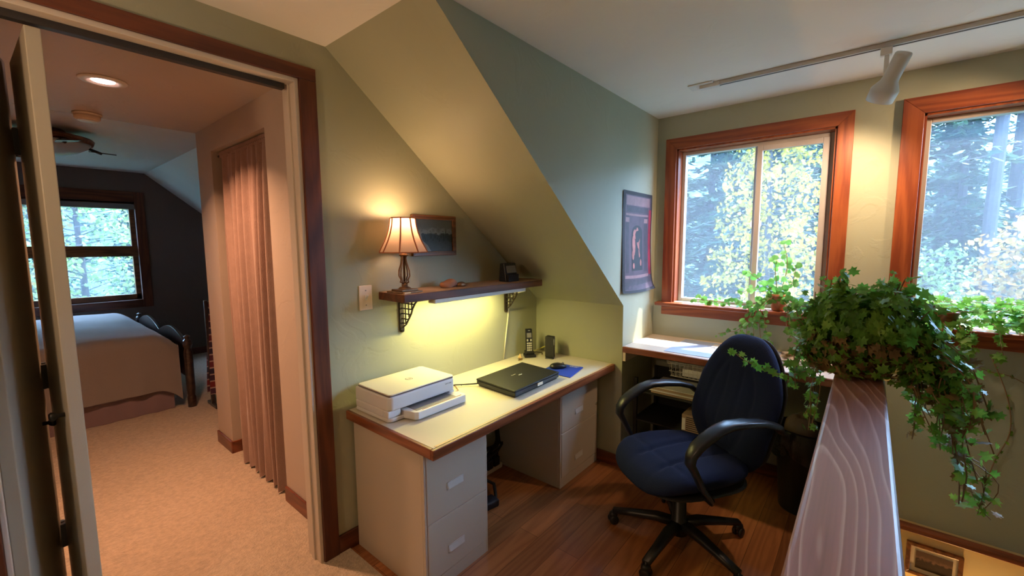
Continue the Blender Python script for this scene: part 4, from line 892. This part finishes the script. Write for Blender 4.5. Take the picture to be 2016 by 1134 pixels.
for i in range(9): trail(rnd.uniform(1.95, 2.15), rnd.uniform(.13, .20), RZ+rnd.uniform(.05, .15), rnd.uniform(-.02, .05), rnd.uniform(-.02, .05), rnd.uniform(.08, .2), dry=.03)
# low hanging tuft beside the rail (left) and one reaching out to the chair
for i in range(5): trail(2.1+rnd.uniform(-.05, .05), .125+rnd.uniform(-.02, .03), RZ-.02, .02, .02, rnd.uniform(.20, .33), dens=.022, dry=.02)
strand(sb, lb, smoothpath([(PX, .1, RZ+.02), (PX+.02, .22, RZ-.06), (2.02, .30, RZ-.05), (2.03, .38, RZ-.03), (2.03, .44, RZ+.01)], 4), .042, .017, IVY, rnd, jitter=.01)
for i in range(7): trail(rnd.uniform(1.9, 2.1), rnd.uniform(-.18, -.26), RZ+rnd.uniform(.02, .14), 0, -.03, rnd.uniform(.05, .14), dens=.012, dry=.0, sz=.038)
# loose outer wisps over the stairwell
for i in range(4): strand(sb, lb, smoothpath([(PX, -.22, .95), (PX+.05, -.27, .90), (PX+.05, -.30-rnd.random()*.08, .88+rnd.uniform(-.15, .05)), (PX+.05, -.33-rnd.random()*.05, .80+rnd.uniform(-.12, .05))], 4), .030, .05, IVY, rnd, jitter=.02, dry=.2)
sb.build('stems', 'stem', t); lb.build('foliage', ['ivy', 'ivydry'], t, label='dense green ivy leaves, browner underneath')
# round-leaved plant on the left sill
rnd = random.Random(5); SX = V-.01
t = thing('potted_vine', (SX, .445, W1[2]), 'round-leaved vine in a terracotta pot on the left window sill, trailing both ways', 'plant')
pot = MB().lathe([(.034, .001), (.037, .004), (.050, .085), (.054, .086), (.056, .11), (.049, .11), (.046, .09), (.01, .085)], (SX, .445, W1[2]), 28).build('flower_pot', 'terracotta', t, smooth=True)
MB().lathe([(.045, .092), (.02, .098), (.002, .099)], (SX, .445, W1[2]), 20, cap=False).build('soil', 'soil', pot)
sb, lb = MB(), MB()
def vine(pts, size=.046, step=.028, j=.020, x=None):
    size *= .78
    P3 = [((x if x is not None else SX-.02)+rnd.uniform(-.015, .015) + (p[2] if len(p) > 2 else 0), p[0], p[1]) for p in pts]
    strand(sb, lb, smoothpath(P3, 4), size, step, ROUND, rnd, jitter=j, stem_r=.0022, bias=(-1, 0, .25))
vine([(.44, 1.27), (.42, 1.35), (.405, 1.44), (.41, 1.52), (.43, 1.60)], step=.022, j=.034)
vine([(.44, 1.27), (.46, 1.36), (.47, 1.44), (.46, 1.50)], step=.024, j=.04)
vine([(.44, 1.27), (.38, 1.33), (.36, 1.40), (.355, 1.47)], step=.024, j=.035)
vine([(.45, 1.27), (.50, 1.32), (.56, 1.37), (.63, 1.42)], step=.028, j=.03, size=.055)
vine([(.45, 1.27), (.54, 1.29), (.60, 1.30), (.66, 1.27)], step=.022, j=.025)
for i in range(3): vine([(.47, 1.26), (.60, 1.20, -.03), (.75, 1.195, -.02), (.88, 1.20), (.97, 1.20)], step=.024, j=.026, size=.042)
for i in range(5): vine([(.46, 1.27), (.50+.02*i, 1.20, -.07), (.50+.03*i, 1.10, -.09), (.48+.04*i, 1.00, -.09), (.47+.035*i, .93+rnd.uniform(-.02, .05), -.09)], step=.024, j=.026, size=.046)
for i in range(3): vine([(.44, 1.27), (.38, 1.20, -.07), (.34+.02*i, 1.10, -.09), (.36, 1.00+.03*i, -.09)], step=.032, j=.03, size=.046)
for i in range(5): vine([(.42, 1.27), (.34, 1.22, -.02), (.26, 1.21), (.19, 1.23+.02*i), (.12, 1.20, -.04)], step=.020, j=.03, size=.042)
vine([(.55, 1.12, -.09), (.66, 1.02, -.09), (.72, 1.0, -.09), (.78, .98, -.09)], step=.045, j=.02, size=.028)
sb.build('stems', 'stem', t); lb.build('foliage', 'pothos', t, label='round light green leaves')
# ivy on the right sill
rnd = random.Random(9)
t = thing('sill_ivy', (SX, -.95, W2[2]), 'bright green ivy running along the right window sill from a small brown pot', 'plant')
pt = MB().lathe([(.026, .001), (.030, .004), (.050, .075), (.053, .08), (.05, .09), (.044, .09), (.01, .07)], (V-.03, -.345, W2[2]), 24).build('flower_pot', 'frame', t, smooth=True)
MB().lathe([(.030, .001), (.034, .004), (.055, .085), (.058, .09), (.055, .10), (.048, .10), (.01, .08)], (V-.02, -.98, W2[2]), 24).build('flower_pot', 'terracotta', t, smooth=True)
sb, lb = MB(), MB()
for i in range(14):
    y0 = -.20 if i % 2 else -.6; z = W2[2]+rnd.uniform(.03, .14)
    pts = [(V-.03+rnd.uniform(-.03, .04), y0+.0, z-.02), (V-.02+rnd.uniform(-.03, .03), y0-.2, z+rnd.uniform(-.02, .02)), (V-.02+rnd.uniform(-.03, .03), y0-.45, z+rnd.uniform(-.03, .03)), (V-.03, y0-.75, z), (V-.03, y0-1.0, z-.01)]
    strand(sb, lb, smoothpath(pts, 4), .042, .012, IVY, rnd, jitter=.026, bias=(-.8, .1, .6))
for i in range(7):
    y = rnd.uniform(-.23, -.62); strand(sb, lb, smoothpath([(V-.04, y, W2[2]+.04), (V-.09, y-.02, W2[2]+.01), (V-.095, y-.03, W2[2]-.06), (V-.085, y-.05, W2[2]-.10-rnd.random()*.05)], 3), .045, .03, IVY, rnd, jitter=.015, bias=(-1, 0, .2))
sb.build('stems', 'stem', t); lb.build('foliage', 'ivy', t, label='bright green ivy leaves')
sb, lb = MB(), MB()
strand(sb, lb, smoothpath([(V-.05, -.52, 1.02), (V-.012, -.60, .80), (V-.012, -.62, .62), (V-.012, -.58, .46), (V-.012, -.555, .30)], 4), .022, .06, IVY, rnd, jitter=.008, stem_r=.0026)
strand(sb, lb, smoothpath([(V-.05, -.44, 1.00), (V-.012, -.46, .96), (V-.012, -.53, .93), (V-.012, -.60, .92), (V-.012, -.70, .86)], 4), .020, .09, IVY, rnd, jitter=.008, stem_r=.0026)
o = sb; vn = thing('hanging_vine', (V-.02, -.55, .3), 'thin bare vine hanging against the dark green wall beneath the right window', 'vine'); o.build('stems', 'stem', vn); lb.build('leaves', 'ivy', vn)

# ------------------------------------------------------------------ bedroom things
t = thing('recessed_light', (.43, 3.14, HB), 'lit round recessed ceiling light in the hallway ceiling', 'ceiling light')
MB().lathe([(.047, -.001), (.060, -.003), (.064, -.010), (.095, -.006), (.100, -.0005), (.047, -.0005)], (.43, 3.14, HB), 36, cap=False).build('trim_ring', 'white', t, smooth=True)
M['down'] = mat('downlight_glow', (1, 1, 1), .4, emit=(1, .62, .55), estr=14)
MB().lathe([(.0, -.001), (.046, -.001), (.046, -.004), (.0, -.004)], (.43, 3.14, HB), 30, cap=False).build('diffuser', 'down', t, label='glowing pinkish-white bulb face')
l = lamp('recessed_lamp', 'AREA', (.43, 3.14, HB-.012), 28, (1, .50, .27), .11, aim=(.43, 3.14, 0)); l.data.shape = 'DISK'; l.data.spread = R(125)
t = thing('smoke_detector', (.45, 3.98, HB-.05), 'round beige smoke detector on the hallway ceiling', 'smoke detector')
MB().lathe([(.072, -.0005), (.074, -.006), (.070, -.012), (.062, -.013), (.066, -.018), (.064, -.036), (.054, -.046), (.01, -.048)], (.45, 3.98, HB), 32).build('detector_body', 'ivory', t, smooth=True)
MB().lathe([(.050, -.046), (.046, -.050), (.01, -.0505)], (.45, 3.98, HB), 32).build('sensor_face', 'white', t, smooth=True)
FX, FY = .35, 5.35
t = thing('ceiling_fan', (FX, FY, 2.25), 'ceiling fan with a frosted glass bowl light above the bed', 'ceiling fan')
MB().lathe([(.10, 0), (.12, -.02), (.27, -.06), (.285, -.075), (.275, -.105), (.20, -.115)], (FX, FY, ZB-.001), 40).build('motor_housing', 'frame', t, smooth=True)
MB().lathe([(.262, -.105), (.24, -.135), (.18, -.175), (.09, -.205), (.02, -.215)], (FX, FY, ZB), 40).build('light_bowl', 'glassbowl', t, smooth=True, label='frosted glass bowl')
MB().lathe([(.012, -.205), (.022, -.215), (.018, -.235), (.004, -.25)], (FX, FY, ZB), 16).build('finial', 'black', t, smooth=True)
for k in range(4):
    a = R(12)+k*R(90); c, s_ = math.cos(a), math.sin(a)
    q = [(.26, -.03), (.34, -.06), (.42, -.07), (.44, .07), (.34, .06), (.26, .03)]
    mb = MB(); vs = [(FX+c*u-s_*v, FY+s_*u+c*v, ZB-.145+v*.15) for u, v in q]; mb.add(vs+[(x, y, z+.008) for x, y, z in vs], [tuple(range(5, -1, -1)), tuple(range(6, 12))]+[(i, (i+1) % 6, (i+1) % 6+6, i+6) for i in range(6)])
    mb.build('blade', 'darkwood', t)
    MB().sweep([(FX+c*.2, FY+s_*.2, ZB-.10), (FX+c*.34, FY+s_*.34, ZB-.148)], .012, n=6).build('blade_iron', 'black', t)
# bed
t = thing('bed', (.1, 6.2, 0), 'bed with a pale quilted comforter and dark pleated skirt under the bedroom window', 'bed')
bx0, bx1, by0, by1 = -1.1, 1.07, 5.20, 7.45
MB().box(bx0+.05, by0+.06, .05, bx1-.06, by1-.02, .62).build('mattress', 'paper', t, bevel=.05)
def comf(u, v):
    # u along x, v from far edge across top then down the near side
    x = bx0+(bx1-bx0)*u; Ltop = by1-by0; drop = .49; sr = .13; s_ = v*(Ltop+drop)
    wob = .008*math.sin(x*19+3)+.006*math.sin(x*31)
    if s_ < Ltop-sr: y = by1-s_; z = .765
    elif s_ < Ltop+sr*.57: a = (s_-(Ltop-sr))/(sr*1.57)*math.pi/2; a = min(a, math.pi/2); y = by0+sr-sr*math.sin(a); z = .765-sr+sr*math.cos(a)
    else: k = s_-(Ltop+sr*.57); y = by0-.015*k/.4+wob*k*2; z = .635-k
    e = max(0, (x-(bx1-.20))/.20); z -= .13*e**2.2; z += .006*math.sin(x*9)*math.sin(y*9)
    return (x, y, z)
MB().grid(comf, 60, 60).build('comforter', 'comforter', t, smooth=True)
def comf2(u, v):
    y = by0+.02+(by1-by0-.02)*u; return (bx1+.0+.006*math.sin(y*23), y, .635-.40*v+ .0)
MB().grid(comf2, 40, 8).build('comforter_side', 'comforter', t, smooth=True)
def skirt(u, v):
    x = bx0+(bx1-bx0-.06)*u; return (x, by0+.035+.010*math.sin(x*34)*(1-v), .008+.32*v)
MB().grid(skirt, 160, 6).build('bed_skirt', 'skirt', t, smooth=True, label='dusky mauve bed skirt')
mb = MB()
for y in (by0-.04, by1-.05): mb.lathe([(.036, 0), (.036, .10), (.030, .12), (.038, .2), (.038, .56), (.028, .60), (.042, .64), (.036, .68), (.018, .70), (.028, .725), (.002, .74)], (1.135, y, .0), 20)
fb = [(by0, .30)] + [(by0+(by1-by0-.1)*k/24, .66+.10*math.sin(math.pi*((k % 12)/12))) for k in range(25)] + [(by1-.1, .30)]
mb.prism(fb, 'x', 1.12, 1.15)
mb.build('footboard', 'darkwood', t, smooth=False, bevel=.004, label='dark turned wood footboard')
# plaid blanket on a rack
t = thing('blanket_rack', (1.5, 5.0, 0), 'dark wooden rack beyond the bed foot, draped with a plaid blanket', 'rack')
for x in (1.27, 1.78): MB().box(x-.015, 4.98, .007, x+.015, 5.01, 1.08).build('rack_post', 'darkwood', t, bevel=.004); MB().box(x-.015, 4.86, .007, x+.015, 5.13, .04).build('rack_foot', 'darkwood', t, bevel=.004)
MB().sweep([(1.27, 4.995, 1.05), (1.78, 4.995, 1.05)], .014, n=10).build('rack_rail', 'darkwood', t, smooth=True)
def bl(u, v):
    x = 1.29+.48*u; s_ = (v-.5)*2.0; z = 1.069-abs(s_)*.93; y = 4.995+math.copysign(min(.022+abs(s_)*.03, .05), s_) if abs(s_) > .02 else 4.995
    return (x-.05*abs(s_)*(1-u), y+.012*math.sin(x*40)*min(1, abs(s_)*2), z)
tag(MB().grid(bl, 40, 40).build('plaid_blanket', 'plaid', smooth=True), 'dark red plaid blanket hanging over the wooden rack', 'blanket')
# closet curtain
t = thing('closet_curtain', (1.10, 3.2, 0), 'floor-length dusty pink gathered curtain across the closet opening', 'curtain')
def cur(u, v):
    y = 2.765+(.90-.16*(1-v)**1.0)*u + .02*(1-v); f = 1-.75*math.exp(-((1-v)/.03)**1)
    A = .036*(.35+.65*(1-v**6)); q = u*7.5*2*math.pi
    x = 1.098+A*math.sin(q+.8*math.sin(v*3))*1.0+.008*math.sin(q*2.3+1) - .018*(1-v)
    return (x, y, .03+.012*math.sin(q)+2.235*v)
MB().grid(cur, 190, 30).build('curtain_panel', 'curtain', t, smooth=True)
def hd(u, v):
    y = 2.765+.90*u; q = u*32*2*math.pi; return (1.095+.008*math.sin(q), y, 2.245+.045*v)
MB().grid(hd, 260, 2).build('curtain_heading', 'curtain', t, smooth=True)
MB().sweep([(1.10, 2.75, 2.268), (1.10, 3.72, 2.268)], .008, n=8).build('curtain_rod', 'rod', t, smooth=True)

# ------------------------------------------------------------------ outside
def terrain(u, v):
    x = -40+120*u; y = -60+140*v; d = max(0, math.hypot(max(0, x-3), max(0, y-7))-19)
    return (x, y, -3.6 + min(18, d*(.50+.42/(1+math.exp(-(y-1.2)*.8))))*(.85+.15*math.sin(y*.21+1)) + .4*math.sin(x*.9)*math.sin(y*1.1)*min(1, d/4))
struct('floor_ground', MB().grid(terrain, 90, 110), 'hill', 'forested slope rising behind the trees outside')
def conifer_mesh(seed, h, m, dens=1.0, rmax=1.5, dd=1):
    rnd = random.Random(seed); tb, lb = MB(), MB()
    tb.sweep([(0, 0, 0), (.03, .02, h*.5), (0, 0, h)], [.16, .10, .02], n=8)
    z = .8
    while z < h-.1:
        rr_ = rmax*(1-z/h)**.8+.15; nb = rnd.randint(5, 7)
        for b in range(nb):
            a = rnd.uniform(0, 6.283); L = rr_*rnd.uniform(.7, 1.1); c, s_ = math.cos(a), math.sin(a); dz = -L*.28
            tb.sweep([(0, 0, z), (c*L*.5, s_*L*.5, z+dz*.3), (c*L, s_*L, z+dz)], [.018, .012, .004], n=3, cap=False)
            for k in range(int(20*L*dens)+4):
                f = rnd.uniform(.12, 1.0); sp = .32*L*(1-f*.7)+.06; p = Vector((c*L*f, s_*L*f, z+dz*f*f))+Vector((-s_, c, 0))*rnd.uniform(-sp, sp)+Vector((0, 0, rnd.uniform(-.12, .03)))
                lb.leaf(p, (rnd.uniform(-.6, .6), rnd.uniform(-.6, .6), 1), (c+rnd.uniform(-.8, .8), s_+rnd.uniform(-.8, .8), rnd.uniform(-.7, .0)), rnd.uniform(.16, .32), NEED)
        z += rnd.uniform(.16, .26)
    return tb, lb
def copytree(root, loc, s, rz, label):
    r = root.copy(); C.objects.link(r); r.location = loc; r.scale = (s, s, s); r.rotation_euler = (0, 0, rz); r['label'] = label
    for ch in list(root.children): c = ch.copy(); C.objects.link(c); c.parent = r
    return r
protos = []
for sd, h, m in ((1, 13, 'needles'), (2, 12, 'needles2'), (3, 14, 'needles')):
    r = thing('conifer_tree', (0, 0, 0), 'x', 'tree', 'conifers outside the windows'); tb, lb = conifer_mesh(sd, h, m, rmax=2.0, dens=1.25)
    tb.build('trunk', 'bark', r); lb.build('foliage', m, r); protos.append(r)
spots = [  # x, y, scale, which, label
    (11.5, 5.2, 1.0, 0, 'blue-green conifer outside, behind the left edge of the left window'),
    (13.5, 3.3, 1.05, 1, 'green fir outside, behind the middle bar of the left window'),
    (11.0, 1.9, .95, 2, 'dark conifer outside, behind the yellow-leaved tree'),
    (16.0, 5.6, 1.1, 1, 'more distant fir seen through the left pane of the left window'),
    (17.0, 1.4, 1.1, 0, 'distant conifer seen at the right edge of the left window'),
    (15.5, 8.2, 1.1, 2, 'outermost left conifer outside the left window'),
    (13.0, -1.4, .85, 1, 'nearest fir outside, seen in the left half of the right window'),
    (17.5, -.6, .9, 0, 'slender conifer outside by the left edge of the right window'),
    (18.0, -3.6, .95, 2, 'conifer outside at the right edge of the right window'),
    (14.0, -3.4, .75, 0, 'small conifer outside at the lower right of the right window'),
    (22.0, -2.2, .95, 1, 'farthest fir outside the right window'),
    (9.8, 4.0, .75, 1, 'small fir close outside the left pane of the left window'),
    (15.0, 2.2, 1.0, 2, 'tall conifer outside behind the maple, right pane of the left window'),
    (.6, 14.5, .9, 0, 'conifer outside the bedroom window, right of its middle'),
    (2.6, 15.5, .9, 1, 'fir outside the bedroom window near its right edge'),
    (-1.5, 16.0, .95, 2, 'conifer outside the bedroom window, hidden mostly by the folding door'),
]
used = set()
for i, (x, y, s_, k, lbl) in enumerate(spots):
    if k in used: copytree(protos[k], (x, y, -3.6), s_, i*1.7, lbl)
    else:
        used.add(k); r = protos[k]; r.location = (x, y, -3.6); r.scale = (s_,)*3; r.rotation_euler = (0, 0, i*1.7); r['label'] = lbl
def broadleaf(name, base, h, spread, nleaf, m, label, seed, size, axisdir=None, zmin=1.5):
    rnd = random.Random(seed); base = Vector(base); t = thing(name, base, label, 'tree', 'broadleaf trees outside the windows'); tb, lb = MB(), MB()
    tb.sweep([base, base+Vector((.06, .05, h*.5)), base+Vector((0, .12, h))], [.07, .05, .012], n=8)
    nb = 100
    for b in range(nb):
        z = zmin+(h-zmin)*b/nb; a = b*2.4+rnd.uniform(-.3, .3); L = spread*(1-.55*b/nb)*rnd.uniform(.7, 1.1); c, s_ = math.cos(a), math.sin(a)
        P3 = [base+Vector((0, 0, z)), base+Vector((c*L*.5, s_*L*.5, z+.12*L)), base+Vector((c*L, s_*L, z+.06*L))]; tb.sweep(P3, [.014, .008, .003], n=3, cap=False)
        for k in range(nleaf//nb):
            f = rnd.uniform(.2, 1.05); p = P3[0].lerp(P3[2], f)+Vector((0, 0, .07*L*math.sin(f*3)))+Vector((-s_, c, 0))*rnd.gauss(0, .22*L*(1.15-f))+Vector((0, 0, rnd.gauss(-.03, .09)))
            lb.leaf(p, (rnd.uniform(-1, 1), rnd.uniform(-1, 1), rnd.uniform(-.2, 1)), (rnd.uniform(-1, 1), rnd.uniform(-1, 1), -.6), size*rnd.uniform(.6, 1.2), ROUND if rnd.random() < .5 else OVAL)
    tb.build('trunk', 'bark', t); lb.build('foliage', m, t); return t
rp = random.Random(77)
for i, (x, y, r_, lbl) in enumerate(((12.4, -.62, .13, 'straight bare-trunked pine outside, leftmost in the right window'), (14.6, -1.35, .15, 'bare pine trunk outside, second from the left in the right window'), (12.0, -1.75, .10, 'slim bare pine trunk outside, third from the left in the right window'), (15.5, -2.6, .15, 'bare pine trunk outside toward the right of the right window'), (13.2, 3.55, .09, 'slim pale trunk outside behind the left pane of the left window'))):
    t = thing('pine_tree', (x, y, -3.6), lbl, 'tree', 'bare-trunked pines outside'); tb, lb = MB(), MB()
    tb.sweep([(x, y, -3.7), (x+.05, y+.03, 2), (x+.02, y-.05, 9), (x, y, 13)], [r_*1.2, r_, r_*.7, .03], n=10)
    for k in range(26):
        z = rp.uniform(-1, 12.5); a = rp.uniform(0, 6.28); L_ = rp.uniform(.4, 1.1) if z < 5.5 else rp.uniform(1, 1.8)
        e_ = Vector((x+L_*math.cos(a), y+L_*math.sin(a), z-.15*L_)); tb.sweep([(x, y, z), e_], [.018, .004], n=3, cap=False)
        for j in range(10 if z < 5.5 else 90):
            f_ = rp.uniform(.3, 1.05); lb.leaf(Vector((x, y, z)).lerp(e_, f_)+Vector([rp.gauss(0, .10) for _ in range(3)]), (rp.uniform(-1, 1), rp.uniform(-1, 1), 1), (rp.uniform(-1, 1), rp.uniform(-1, 1), 0), rp.uniform(.10, .2), NEED)
    tb.build('trunk', 'bark', t); lb.build('foliage', 'needles2', t)
broadleaf('maple_tree', (8.2, 1.25, -3.6), 8.8, 1.45, 11000, 'yleaf', 'yellow-leaved maple close outside, filling the right pane of the left window', 21, .062, zmin=2.4)
broadleaf('maple_tree', (9.6, -2.1, -3.6), 5.6, 1.9, 5200, 'oleaf', 'low golden-orange tree outside at the lower right of the right window', 22, .075, zmin=2.2)
broadleaf('alder_tree', (10.5, -.75, -3.6), 5.0, 1.5, 4400, 'gleaf', 'low light green tree outside at the lower left of the right window', 23, .065, zmin=2.0)
broadleaf('alder_tree', (.9, 10.8, -3.6), 9, 2.1, 9500, 'gleaf', 'sunlit green tree close outside the bedroom window', 24, .07, zmin=2.5)
broadleaf('maple_tree', (-.4, 11.6, -3.6), 8, 1.7, 4500, 'oleaf', 'orange-tinged tree outside the bedroom window beside the folding door', 25, .07, zmin=2.5)
